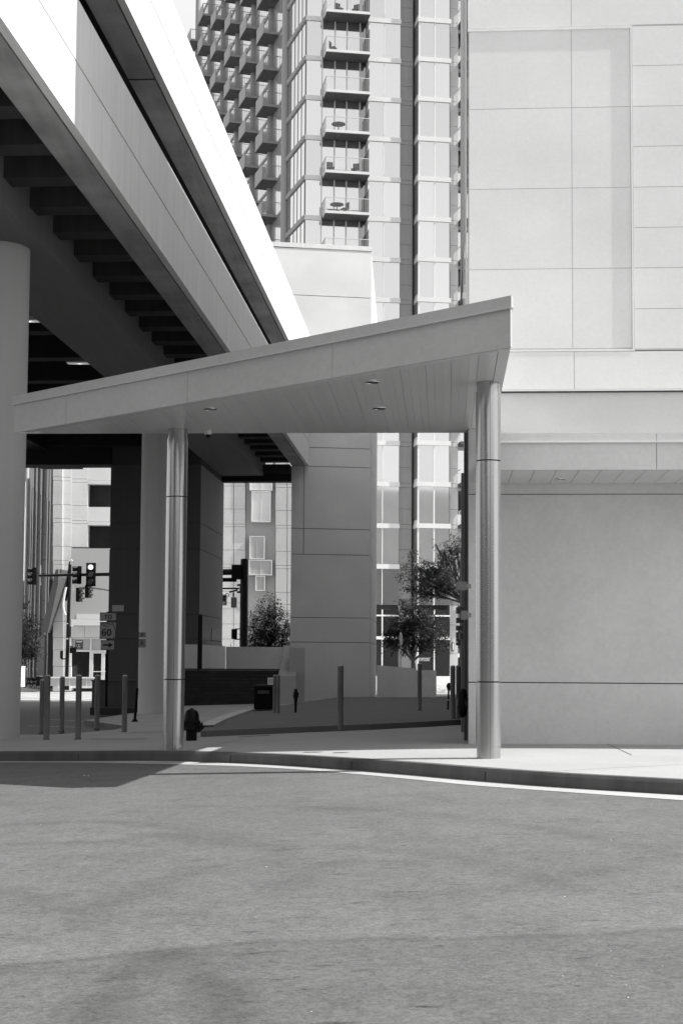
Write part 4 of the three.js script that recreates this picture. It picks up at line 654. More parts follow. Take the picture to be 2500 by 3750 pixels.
    // right hand balcony bay
    if (i < lev.length - 1) {
      part(t, 'window_pane', fbox(sR1 + 0.02, sE, -0.25, -0.1, y0 + 0.9, lev[i] - 0.5), i % 3 ? M.glass : M.darkGlass); part(t, 'spandrel', fbox(sR1 + 0.02, sE, -0.25, -0.05, lev[i] - 0.48, lev[i]), M.towerPale); part(t, 'spandrel', fbox(sR1 + 0.02, sE, -0.25, -0.06, y0, y0 + 0.88), M.white);
      const bs = part(t, 'balcony', fbox(sR1 + 0.05, sE, 0.0, 1.5, y0 - 0.22, y0), M.balcony);
      part(bs, 'railing', merge([fbox(sR1 + 0.05, sR1 + 0.1, 0.2, 1.5, y0 + 1.02, y0 + 1.08), fbox(sR1 + 0.05, sE, 1.44, 1.5, y0 + 1.02, y0 + 1.08), fbox(sR1 + 0.05, sE, 1.44, 1.5, y0 + 0.04, y0 + 0.1), ...[0.25, 0.85, 1.44].map((o) => fbox(sR1 + 0.05, sR1 + 0.1, o, o + 0.06, y0, y0 + 1.03)), ...range(sR1 + 0.12, sE - 0.1, 8).map((s) => fbox(s, s + 0.03, 1.46, 1.49, y0 + 0.1, y0 + 1.02))]), M.white);
    }
    // front balconies
    if (i < 14) {
      const b0 = S(1182), b1 = sB0 - 0.05, O = 1.55, bal = part(t, 'balcony', fbox(b0, b1, 0.0, O, y0 - 0.28, y0), M.balcony);
      part(bal, 'slab_edge', merge([fbox(b0 - 0.01, b1, O + 0.002, O + 0.03, y0 - 0.2, y0 + 0.01), fbox(b0 - 0.032, b0 - 0.012, 0.05, O + 0.03, y0 - 0.2, y0 + 0.01)]), M.towerBand);
      const bars = []; for (let s = b0 + 0.05; s < b1; s += 0.16) bars.push(fbox(s, s + 0.022, O - 0.05, O - 0.03, y0, y0 + 1.05)); for (let o = 0.1; o < O; o += 0.16) bars.push(fbox(b0, b0 + 0.02, o, o + 0.022, y0, y0 + 1.05));
      part(bal, 'railing', merge([fbox(b0 - 0.01, b1, O - 0.07, O - 0.01, y0 + 1.05, y0 + 1.1), fbox(b0 - 0.012, b0 + 0.04, 0.02, O - 0.075, y0 + 1.05, y0 + 1.1), fbox(b0 - 0.01, b0 + 0.045, O - 0.07, O - 0.015, y0, y0 + 1.05), fbox((b0 + b1) / 2 + 0.2, (b0 + b1) / 2 + 0.26, O - 0.07, O - 0.01, y0, y0 + 1.05), ...bars]), M.rail);
      part(bal, 'privacy_screen', fbox(b1 - 0.05, b1, 0.1, O - 0.1, y0, y0 + 1.9), M.balconyPanel);
    }
  }
  // ground storey: lobby glazing behind white transoms
  const yb = lev[lev.length - 1] - bh, tr1 = fr(1400, 2254, oB).y, tr2 = fr(1400, 2336, oB).y;
  for (const [s0, s1, o] of [[sA1 - 3, sB0, 0.1], [sB0 + 0.1, S(1400), oB], [S(1400) + 0.06, sB1 - 0.05, oB], [sC0 + 0.12, S(1579) - 0.05, oC], [S(1579) + 0.05, sC1 - 0.05, oC]]) { part(t, 'lobby_pane', fbox(s0, s1, -0.2, o - 0.02, tr1 + 0.06, yb), M.darkGlass); part(t, 'lobby_pane', fbox(s0, s1, -0.2, o - 0.02, tr2 + 0.12, tr1 - 0.06), M.darkGlass); part(t, 'lobby_pane', fbox(s0, s1, -0.2, o - 0.02, 0.5, tr2 - 0.12), M.darkGlass); }
  part(t, 'lobby_frame', merge([fbox(sB0, sB1, -0.1, oB + 0.03, tr1 - 0.06, tr1 + 0.06), fbox(sC0, sC1, -0.1, oC + 0.03, tr1 - 0.06, tr1 + 0.06), fbox(sB0, sB1, -0.1, oB + 0.05, tr2 - 0.12, tr2 + 0.12), fbox(sC0, sC1, -0.1, oC + 0.05, tr2 - 0.12, tr2 + 0.12), fbox(S(1400) - 0.02, S(1400) + 0.08, -0.1, oB + 0.02, 0.4, yb), fbox(sC0, sC0 + 0.12, -0.1, oC + 0.02, 0.4, yb), fbox(S(1579) - 0.05, S(1579) + 0.05, -0.1, oC + 0.02, 0.4, yb), fbox(sB0, sC1, -0.1, oC + 0.1, gnd, 0.45)]), M.white);
  for (const [s0, s1, o, m] of [[sB1, sP1, 0.18, M.towerConcrete], [sR0, sR1, oR, M.towerPale]]) { const ys = [gnd, 2.2, 4.4, 6.4, lev[lev.length - 1]]; for (let k = 0; k < 4; k++) part(t, 'concrete_panel', fbox(s0, s1, -0.2, o, ys[k] + 0.012, ys[k + 1] - 0.012), m); }
  part(t, 'lobby_pane', fbox(sR1 + 0.02, sE, -0.2, 0, 2.6, 4.2), M.darkGlass); part(t, 'floor_band', fbox(sR1 + 0.02, sE, -0.2, 0.5, 4.25, 4.7), M.white); part(t, 'floor_band', fbox(sR1 + 0.02, sE, -0.2, 0.6, 1.9, 2.2), M.white); part(t, 'lobby_pane', fbox(sR1 + 0.02, sE, -0.2, 0, 0.3, 1.88), M.darkGlass); part(t, 'lobby_pane', fbox(sR1 + 0.02, sE, -0.2, 0, 4.75, 8), M.midGlass);
  { const l0 = fr(1653, 2352, oR), l1 = fr(1661, 2384, oR); const lamp = part(t, 'wall_lamp', fbox(l0.s, l1.s, oR, oR + 0.12, l1.y, l0.y), M.mullionDark); part(lamp, 'lens', fbox(l0.s + 0.04, l1.s - 0.04, oR + 0.12, oR + 0.15, l1.y + 0.08, l0.y - 0.08), M.white); }
  // lettering on the lobby glass
  { const font = await new FontLoader().loadAsync('fonts/droid/droid_sans_bold.typeface.json'), a = fr(1526, 2421, oC + 0.05), b = fr(1573, 2421, oC + 0.05), hgt = fr(1526, 2408.5, oC + 0.05).y - a.y;
    const g = new TextGeometry('SKYPOINT', { font, size: hgt, depth: 0.03, curveSegments: 4 }); g.computeBoundingBox(); const w = g.boundingBox.max.x; const [X, d] = TF(a.s, oC + 0.02);
    g.scale((b.s - a.s) / w, 1, 1).rotateY(-A9).translate(X, a.y, -d); part(t, 'lettering', boxKeep(g), M.white); }

  // left flank: curtain wall strip, round column, stepped balconies
  const vl = [-0.298 / 1.0435, 1 / 1.0435], nl = [-vl[1], vl[0]];                                            // nl points out, to the left
  const LF = (s, o, c = C0) => [c[0] + vl[0] * s + nl[0] * o, c[1] + vl[1] * s + nl[1] * o];
  const lbox = (s0, s1, o0, o1, y0, y1, c) => prism([LF(s0, o0, c), LF(s1, o0, c), LF(s1, o1, c), LF(s0, o1, c)], y0, y1);
  const CW = 5.6, c2 = [-5.72 + 0.298 * 8, 120];                                                              // wall line behind the balconies
  const f2 = lev.slice(0, 15);
  const [kx, kd] = LF(CW + 0.45, 0.05);
  part(t, 'round_column', boxKeep(new THREE.CylinderGeometry(0.36, 0.36, f2[0] + 3, 24).translate(kx, (f2[0] + 3) / 2, -kd)), M.towerConcrete);
  for (let i = 0; i + 1 < f2.length; i++) {
    const top = f2[i], y0 = f2[i + 1], y1 = top - bh;
    for (let k = 0; k < 5; k++) part(t, 'window_pane', lbox(0.1 + k * CW / 5 + 0.03, 0.1 + (k + 1) * CW / 5 - 0.03, -0.3, 0, y0 + 0.01, y1), gl());
    for (let k = 0; k < 6; k++) part(t, 'mullion', lbox(0.1 + k * CW / 5 - 0.03, 0.1 + k * CW / 5 + 0.03, -0.1, 0.03, y0, y1), M.mullionDark);
    part(t, 'floor_band', lbox(0.05, CW + 0.2, -0.1, 0.12, y1, top), M.towerConcrete);
    for (let b = 0; b < 6; b++) {
      const s0 = 8 * 1.0435 + b * 6.75 - 0.2, w = (b === 0 ? -2.5 : 0);
      // wall of the bay: panes, a dark recess and a round pier
      for (let k = 0; k < 6; k++) part(t, 'window_pane', lbox(s0 - 3.2 + k * 0.92 + 0.04, s0 - 2.28 + k * 0.92 - 0.04, -0.3, 0, y0 + 0.01, y1 + 0.1, c2), M.flankGlass);
      part(t, 'recess', lbox(s0 + 2.36, s0 + 3.5, -0.5, -0.1, y0, top, c2), M.darkGlass);
      const cc = LF(s0 + 2.2, 0.1, c2); if (i === 0) part(t, 'round_column', boxKeep(new THREE.CylinderGeometry(0.3, 0.3, f2[0] + 3, 20).translate(cc[0], (f2[0] + 3) / 2, -cc[1])), M.towerConcrete);
      part(t, 'floor_band', lbox(s0 - 3.3, s0 + 3.4, -0.1, 0.08, y1 + 0.12, top, c2), M.towerConcrete);
      const O = 1.35, bal = part(t, 'balcony', lbox(s0, s0 + 2.7, 0.0, O, y0 - 0.26, y0, c2), M.balcony);
      part(bal, 'slab_edge', merge([lbox(s0 - 0.03, s0 - 0.002, 0.02, O + 0.02, y0 - 0.2, y0 + 0.01, c2), lbox(s0 - 0.03, s0 + 2.7, O + 0.002, O + 0.03, y0 - 0.2, y0 + 0.01, c2)]), M.balconyPanel);
      part(bal, 'side_panel', lbox(s0 + 0.03, s0 + 2.7, O - 0.04, O, y0, y0 + 1.1, c2), M.balconyPanel);
      const bars = []; for (let o = 0.1; o < O; o += 0.17) bars.push(lbox(s0, s0 + 0.022, o, o + 0.024, y0, y0 + 1.06, c2));
      part(bal, 'railing', merge([lbox(s0 - 0.01, s0 + 0.05, 0.0, O, y0 + 1.06, y0 + 1.11, c2), ...bars]), M.balconyPanel);
    }
  }
  part(t, 'roof', prism([TF(0, 1), TF(sE, 1), TF(sE, -12), [C0[0] - 0.298 * 45, C0[1] + 45]], lev[0] + 4.01, lev[0] + 4.4), M.towerBand);
  // garden furniture on the balconies
  const tab = thing('patio_table', 'round dark patio table on the lowest visible front balcony of the tower', 'table', v3(), 'patio tables on the tower balconies');
  part(tab, 'top', boxKeep(new THREE.CylinderGeometry(0.55, 0.55, 0.05, 20).translate(0, 0.72, 0)), M.furniture); part(tab, 'stem', bar(v3(0, 0, 0), v3(0, 0.7, 0), 0.04), M.furniture); part(tab, 'foot', boxKeep(new THREE.CylinderGeometry(0.26, 0.3, 0.04, 16).translate(0, 0.02, 0)), M.furniture);
  const ch = thing('patio_chair', 'dark patio chair on the topmost visible front balcony, left side', 'chair', v3(), 'patio chairs on the tower balconies');
  part(ch, 'seat', wbox(-0.25, 0.25, -0.25, 0.25, 0.4, 0.45), M.furniture); part(ch, 'backrest', wbox(-0.25, 0.25, 0.2, 0.25, 0.46, 0.95), M.furniture); for (const [a, b] of [[-0.22, -0.22], [0.19, -0.22], [-0.22, 0.19], [0.19, 0.19]]) part(ch, 'leg', wbox(a, a + 0.03, b, b + 0.03, 0, 0.4), M.furniture);
  const onBal = (px, lvl, o) => { const [X, d] = TF(S(px), o); return v3(X, lev[lvl], -d); };
  tab.position.copy(onBal(1228, 11, 0.85)); copy(tab, 'patio_table', 'round dark patio table on the second lowest visible front balcony but one', onBal(1232, 9, 0.85), 'patio tables on the tower balconies');
  ch.position.copy(onBal(1232, 6, 0.8)); ch.rotation.y = 0.6;
  copy(ch, 'patio_chair', 'dark patio chair on the topmost visible front balcony, right side', onBal(1290, 6, 0.8), 'patio chairs on the tower balconies', -0.5);
  copy(ch, 'patio_chair', 'dark patio chair alone on the second front balcony from the top', onBal(1210, 7, 0.8), 'patio chairs on the tower balconies', 1.2);
  copy(ch, 'patio_chair', 'left patio chair on the front balcony just above the lowest visible one', onBal(1205, 10, 0.8), 'patio chairs on the tower balconies', 0.3);
  copy(ch, 'patio_chair', 'right patio chair on the front balcony just above the lowest visible one', onBal(1295, 10, 0.8), 'patio chairs on the tower balconies', -0.3);
  copy(ch, 'patio_chair', 'patio chair beside the round table on the lowest visible front balcony', onBal(1258, 11, 0.8), 'patio chairs on the tower balconies', -1);
}

// ---------------------------------------------------------------- buildings seen under the viaduct
{
  // left: concrete building with a pale pilaster, open decks, ribbed flank and a shop below
  const d = 97, a = thing('concrete_building', 'pale concrete building on the far left with dark open decks above a small shop', 'building', P(230, 2515, d));
  part(a, 'core', wbox(P(198, 2000, d).x, P(470, 2000, d).x, d + 0.8, d + 14, -0.5, 20), M.dark);
  const rows = [1560, 1690, 1765, 1850, 1918, 2004, 2085, 2100, 2165, 2250, 2296, 2332, 2385, 2440, 2530], gap = 1.2;
  const cells = (x0, x1, ys, m, dd, th, n) => { for (let i = 0; i + 1 < ys.length; i++) part(a, n, pxbox(x0, ys[i] + gap / 2, x1, ys[i + 1] - gap / 2, dd, th), m); };
  cells(195, 229.5, [1560, 1690, 1746, 1759, 1848, 1898, 1913, 2000, 2052, 2066, 2155, 2200, 2222, 2275, 2335, 2380, 2440, 2532], M.towerPale, d - 0.3, 1.1, 'pilaster_panel');
  cells(230.5, 261, [1560, 1692, 1748, 1761, 1848, 1900, 1914, 2001, 2053, 2066, 2160, 2222, 2275, 2335, 2380, 2440, 2530], M.whitePanel, d, 0.9, 'wall_panel');
  cells(262, 321, [1560, 1693, 1754, 1766, 1851, 1906, 1918, 2003], M.whitePanel, d + 0.05, 0.9, 'wall_panel');
  for (const x of [272, 286, 303, 311, 246, 212]) for (const y of [1712, 1740, 1780, 1810, 1838, 1864, 1892, 1932, 1962, 1992]) { if ((x > 260 && ![272, 303].includes(x))) continue; part(a, 'tie_hole', pxbox(x, y, x + 2, y + 2, d - (x < 230 ? 0.31 : 0.01), 0.005), M.towerConcrete); }
  for (const [y0, y1] of [[1560, 1612], [1703, 1772], [1857, 1923]]) { part(a, 'deck_front', pxbox(322, y0, 460, y1 - 14, d + 0.1, 0.7), M.whitePanel); part(a, 'deck_front', pxbox(322, y1 - 13, 460, y1, d + 0.06, 0.74), M.whitePanel); }
  part(a, 'deck_soffit', pxbox(322, 1815, 460, 1820, d + 4, 3), M.mullionDark);
  part(a, 'sunpatched_screen', pxbox(259, 2008, 400, 2291, d - 0.9, 0.4), M.screen, 'large plain grey screen over the shop'); part(a, 'sunpatched_screen', pxbox(262, 2268, 395, 2291, d - 0.95, 0.04), M.white, 'painted sunlight, lower strip on the screen'); part(a, 'sunpatched_screen', pxbox(281, 2249, 395, 2267.5, d - 0.95, 0.04), M.white, 'painted sunlight, upper strip on the screen');  // white strips stand for a sunlit patch, light put into the colour
  part(a, 'beam', pxbox(248, 2293, 310, 2334, d, 0.8), M.towerPale); part(a, 'beam', pxbox(311, 2293, 430, 2334, d, 0.8), M.towerPale);
  // shop front
  part(a, 'shop_pane', pxbox(248, 2390, 328, 2482, d + 0.3, 0.05), M.darkGlass); part(a, 'transom_panel', pxbox(248, 2340, 328, 2381, d + 0.3, 0.05), M.screen); part(a, 'transom_panel', pxbox(335, 2340, 400, 2381, d + 0.3, 0.05), M.screen);
  part(a, 'shop_frame', merge([pxbox(246, 2335, 402, 2340, d + 0.2, 0.2), pxbox(246, 2381, 402, 2387, d + 0.2, 0.2), pxbox(328, 2335, 335, 2520, d + 0.19, 0.2), pxbox(335, 2387, 341, 2520, d + 0.19, 0.2), pxbox(246, 2482, 328, 2520, d + 0.2, 0.2)]), M.white);
  const door = part(a, 'door', pxbox(343, 2392, 371, 2516, d + 0.3, 0.05), M.darkGlass); part(door, 'door_frame', merge([pxbox(341, 2388, 392, 2393, d + 0.25, 0.1), pxbox(371, 2393, 384, 2518, d + 0.25, 0.1)]), M.white); part(door, 'handle', pxbox(341, 2458, 390, 2461, d + 0.22, 0.04), M.white);
  { const poster = pxbox(277, 2346, 304, 2376, d + 0.27, 0.02); const p0 = P(290.5, 2361, d + 0.26), w = 27 * d / F, h = 30 * d / F; const po = part(a, 'poster', poster, M.mullionDark); part(po, 'print', new THREE.PlaneGeometry(w, h).translate(p0.x, p0.y, p0.z), flatPrint(w, h, 128, (g, W, H) => { g.fillStyle = '#222'; g.fillRect(0, 0, W, H); g.fillStyle = '#ccc'; g.fillRect(W * 0.1, H * 0.06, W * 0.8, H * 0.16); g.strokeStyle = '#bbb'; g.lineWidth = 5; for (const [x, y, q] of [[0.35, 0.62, 0.2], [0.62, 0.6, 0.22], [0.5, 0.78, 0.16]]) { g.beginPath(); g.arc(x * W, y * H, q * W, 0, 7); g.stroke(); } })); }
  // ribbed flank running back to the left
  const fx = [[74, 2.2], [84, 1.9], [93, 1.6], [110, 1.3], [117, 1.05], [131, 0.8], [148, 0.55], [171, 0.25], [180, 0.1]], q0 = P(196, 2000, d).x;
  for (let i = 0; i < fx.length; i++) { const [x, k] = fx[i], nx = i + 1 < fx.length ? fx[i + 1][0] : 196, dd = d + k * 9; const ys = [1540, 1650, 1740 + 12 * i, 1840 + 10 * i, 1910 + 8 * i, 2020 + 5 * i, 2100, 2200, 2290, 2380, 2450, 2530]; for (let j2 = 0; j2 + 1 < ys.length; j2++) part(a, 'flank_panel', pxbox(x + 2, ys[j2] + 0.8, nx + 2, ys[j2 + 1] - 0.8, dd, 1.2), M.finDark); part(a, 'fin', pxbox(x, 1540, x + 2.4, 2520, dd - 0.5, 0.9), M.finEdge); }
  // sloping canopy over the flank entrance
  { const p = (x, y, dd) => P(x, y, dd), m = [p(152, 2315, d - 1), p(175, 2318, d - 1), p(225, 2085, d - 3), p(205, 2085, d - 3)]; const g = new THREE.BufferGeometry(); const th = v3(0.12, 0.05, -2.4); const q = [...m, ...m.map((v) => v.clone().add(th))]; const F6 = [[0, 1, 2], [0, 2, 3], [4, 6, 5], [4, 7, 6], [0, 4, 5], [0, 5, 1], [1, 5, 6], [1, 6, 2], [2, 6, 7], [2, 7, 3], [3, 7, 4], [3, 4, 0]]; g.setAttribute('position', new THREE.Float32BufferAttribute(F6.flat().flatMap((k) => q[k].toArray()), 3)); g.computeVertexNormals(); part(a, 'awning', boxUV(g), M.awning); part(a, 'awning_soffit', pxbox(178, 2120, 194, 2520, d - 0.2, 0.3), M.dark); part(a, 'awning_soffit', pxbox(137, 2330, 163, 2515, d + 1, 0.3), M.mullionDark); }
  part(a, 'plinth', pxbox(60, 2499, 145, 2516, d - 1.5, 2), M.kerb);

  // centre: white panelled building with a recessed strip of framed window boxes
  const c = 106, b = thing('panelled_building', 'white concrete panelled building with framed window boxes, seen in the central gap', 'building', P(930, 2500, c));
  part(b, 'core', wbox(P(780, 2000, c).x, P(1140, 2000, c).x, c + 0.7, c + 12, -0.5, 24), M.towerPale);
  const ys = [1560, 1768, 1780, 1864, 1919, 1929, 2014, 2066, 2078, 2165, 2208, 2230, 2285, 2340, 2395, 2470], cols = [[780, 809], [810, 855], [856, 898]];
  for (const [x0, x1] of cols) for (let i = 0; i + 1 < ys.length; i++) part(b, 'wall_panel', pxbox(x0 + 0.5, ys[i] + 0.6, x1 - 0.5, ys[i + 1] - 0.6, c, 0.6), M.whitePanel);
  const ys2 = ys.map((y) => y + 5); for (const [x0, x1] of [[1009, 1051], [1052, 1100], [1101, 1140]]) for (let i = 0; i + 1 < ys2.length; i++) part(b, 'wall_panel', pxbox(x0 + 0.5, ys2[i] + 0.6, x1 - 0.5, ys2[i + 1] - 0.6, c - 0.2, 0.8), M.towerPale);  // greyer panels paint in the shade on the right part
  part(b, 'recessed_strip', pxbox(898.5, 1560, 1008, 2500, c + 0.45, 0.3), M.screen);
  for (const x of [821, 848, 865, 891, 1018, 1046]) for (const y of [1793, 1822, 1850, 1876, 1904, 1943, 1972, 2001, 2027, 2055, 2240, 2274]) part(b, 'tie_hole', pxbox(x, y, x + 2, y + 2, x < 900 ? c - 0.006 : c - 0.206, 0.005), M.towerConcrete);
  for (const [x0, y0, x1, y1] of [[914, 1690, 998, 1796], [920, 1798, 991, 1911], [913, 1963, 969, 2048], [911, 2050, 996, 2106], [935, 2108, 970, 2163]]) { const w = part(b, 'window_box', pxbox(x0 + 3, y0 + 3, x1 - 3, y1 - 3, c - 0.12, 0.5), M.boxGlass); part(w, 'frame', merge([pxbox(x0, y0, x1, y0 + 3, c - 0.2, 0.6), pxbox(x0, y1 - 3, x1, y1, c - 0.2, 0.6), pxbox(x0, y0 + 3.01, x0 + 3, y1 - 3.01, c - 0.2, 0.6), pxbox(x1 - 3, y0 + 3.01, x1, y1 - 3.01, c - 0.2, 0.6)]), M.white); part(w, 'mullion', pxbox((x0 + x1) / 2 - 0.7, y0 + 3, (x0 + x1) / 2 + 0.7, y1 - 3, c - 0.15, 0.03), M.mullion); }
}
// ---------------------------------------------------------------- traffic signals and street signs
function signalHead(parent, x, y, h, d, facing, lit) {                                                       // one three-lamp head; facing: 0 towards the camera, +-1 sideways
  const c = P(x, y, d), H = h * d / F, w = H * 0.36, cell = H / 3;
  const rot = facing === 0 ? 0 : facing * 1.25, q = new THREE.Matrix4().makeRotationY(rot).setPosition(c), put = (g) => boxKeep(g).applyMatrix4(q);
  const o = part(parent, 'signal_head', put(new RoundedBoxGeometry(w, H * 0.96, 0.2, 2, 0.03)), M.black);
  if (facing === 0) part(o, 'backplate', put(new RoundedBoxGeometry(w * 1.25, H * 1.08, 0.02, 2, 0.009).translate(0, 0, -0.02)), M.black);
  for (let k = 0; k < 3; k++) { const yy = (1 - k) * cell; part(o, 'lens', put(new THREE.CylinderGeometry(cell * 0.36, cell * 0.36, 0.02, 20).rotateX(Math.PI / 2).translate(0, yy, 0.105)), lit && k === 0 ? M.lensOn : M.darkGlass); part(o, 'visor', put(new THREE.CylinderGeometry(cell * 0.44, cell * 0.42, 0.24, 20, 1, true, Math.PI / 2 + 0.3, Math.PI * 2 - 1.6).rotateX(Math.PI / 2).translate(0, yy, 0.22)), M.furniture); }
  return o;
}
{
  const d = 76, base = onG(894, 2580, -0.1), t = thing('traffic_signal', 'big black signal mast right of the pier block with a long arm to the left', 'traffic signal', P(894, 2520, d));
  const B = (x, y, dd = d) => P(x, y, dd);
  part(t, 'pole', bar(B(891, 2540), B(895, 2049), 0.22, 0.19, 20), M.blackPaint); part(t, 'pole_cap', bar(B(895, 2049), B(895, 2046), 0.2, 0.1, 20), M.black);
  part(t, 'arm', bar(B(880, 2094), B(144, 2108, d + 3), 0.16, 0.055, 14), M.blackPaint); part(t, 'arm_collar', pxbox(848, 2068, 884, 2120, d - 0.3, 0.6), M.black); part(t, 'brace', pxbox(797, 2116, 866, 2130, d - 0.1, 0.2), M.black);
  part(t, 'bracket', merge([bar(B(884, 2140), B(884, 2172), 0.09), bar(B(868, 2143), B(905, 2140), 0.05), bar(B(868, 2168), B(905, 2170), 0.05), bar(B(800, 2155), B(876, 2155), 0.04)]), M.black);
  const cam = part(t, 'traffic_camera', merge([bar(B(840, 2169), B(870, 2160), 0.04), bar(B(855, 2170), B(855, 2186), 0.04)]), M.black); part(cam, 'case', pxbox(846, 2187, 866, 2225, d - 0.15, 0.3), M.mullionDark);
  const pb = part(t, 'pedestrian_signal', new RoundedBoxGeometry(0.28, 0.5, 0.22, 2, 0.04).translate(B(858, 2322).x, B(858, 2322).y, B(858, 2322).z), M.black); part(pb, 'bracket', merge([bar(B(860, 2304), B(882, 2303), 0.03), bar(B(858, 2341), B(882, 2341), 0.03)]), M.black);
  signalHead(t, 333.5, 2104, 80, d + 2, 0, true); signalHead(t, 291, 2106, 68, d + 2.1, -1); signalHead(t, 126, 2110, 66, d + 3, -1);
  part(t, 'hanger', merge([bar(B(150, 2070, d + 3), B(150, 2143, d + 3), 0.02), bar(B(217, 2085, d + 3), B(216, 2134, d + 3), 0.02), bar(B(222, 2108, d + 2.9), B(240, 2107.5, d + 2.9), 0.09)]), M.rail);
  const e = 90, s2 = thing('traffic_signal', 'slim curved signal arm with two side-facing heads, lower left under the viaduct', 'traffic signal', P(430, 2520, e), 'traffic signals at the crossing'); t.userData.group = 'traffic signals at the crossing';
  part(s2, 'arm', tube([B(292, 2151, e), B(340, 2153, e), B(390, 2160, e), B(430, 2174, e), B(436, 2210, e)], 0.06), M.mullionDark); part(s2, 'pole', bar(B(436, 2520, e), B(436, 2205, e), 0.11, 0.08, 14), M.mullionDark);
  signalHead(s2, 288, 2178, 54, e, 1); signalHead(s2, 321, 2166, 50, e, 1); part(s2, 'hanger', bar(B(269, 2143, e), B(268, 2204, e), 0.02), M.rail);
  const l = 94, p = thing('street_lamp', 'tall dark lamp pole with pale banner beside the shop corner', 'lamp post', P(247, 2520, l));
  part(p, 'pole', bar(B(244, 2525, l), B(257, 2068, l), 0.12, 0.1, 16), M.blackPaint); part(p, 'base', pxbox(238, 2500, 251, 2527, l - 0.1, 0.3), M.black); part(p, 'mast', bar(B(240, 2200, l), B(256, 2058, l), 0.1, 0.04, 12), M.black); part(p, 'lamp_head', new THREE.SphereGeometry(0.14, 14, 10).scale(1, 0.7, 1).translate(B(261, 2053, l).x, B(261, 2053, l).y, B(261, 2053, l).z), M.chrome);
  { const cv = [B(243, 2150, l - 0.2), B(236, 2185, l - 0.2), B(233, 2215, l - 0.2), B(236, 2240, l - 0.2), B(241, 2252, l - 0.2)].map((v) => v); part(p, 'banner', tube(cv, 0.07, 6, 24), M.white); }
  part(p, 'clamp', merge([pxbox(238, 2282, 250, 2285, l - 0.2, 0.3), pxbox(238, 2337, 250, 2341, l - 0.2, 0.3)]), M.rail);
  const wk = part(p, 'pedestrian_signal', pxbox(256, 2370, 278, 2392, l - 0.2, 0.3), M.black); part(wk, 'side_signal', pxbox(221, 2383, 229, 2412, l - 0.2, 0.3), M.black); part(wk, 'bracket', merge([bar(B(226, 2414, l), B(246, 2412, l), 0.04), bar(B(250, 2367, l), B(268, 2367, l), 0.03)]), M.black);
  // street name sign, mostly hidden by the pier block
  const nd = 74, ns = thing('street_sign', 'dark street name sign half hidden by the pier block, ending in y over 00', 'sign', P(792, 2196, nd));
  signPlate(ns, 'plate', 742, 2177, 831, 2217, nd, (g, w, h) => { g.fillStyle = '#e6e6e6'; g.fillRect(0, 0, w, h); g.fillStyle = '#3a3a3a'; g.fillRect(w * 0.012, h * 0.03, w * 0.976, h * 0.94); g.strokeStyle = '#ddd'; g.lineWidth = 3; g.strokeRect(w * 0.02, h * 0.06, w * 0.95, h * 0.88); g.fillStyle = '#eee'; g.textBaseline = 'middle'; g.textAlign = 'right'; g.font = 'bold ' + h * 0.5 + 'px sans-serif'; g.fillText('y', w * 0.84, h * 0.33); g.font = 'bold ' + h * 0.38 + 'px sans-serif'; g.fillText('00', w * 0.925, h * 0.76); });
  part(ns, 'hanger', bar(B(806, 2156, nd), B(806, 2178, nd), 0.03), M.black); part(ns, 'ring', boxKeep(new THREE.TorusGeometry(0.09, 0.015, 6, 18).translate(B(832, 2180, nd).x, B(832, 2180, nd).y, B(832, 2180, nd).z)), M.black);
  const sd = 72, so = thing('stop_sign', 'pale sign seen nearly edge on before the right-hand lobby tree', 'sign', P(1467, 2420, sd));
  { const c0 = P(1467, 2340, sd); part(so, 'plate', boxKeep(new THREE.CylinderGeometry(0.33, 0.33, 0.02, 8).rotateX(Math.PI / 2).rotateY(1.31).translate(c0.x, c0.y, c0.z)), M.rail); part(so, 'post', bar(P(1466, 2460, sd), P(1467, 2322, sd), 0.025), M.rail); }
}
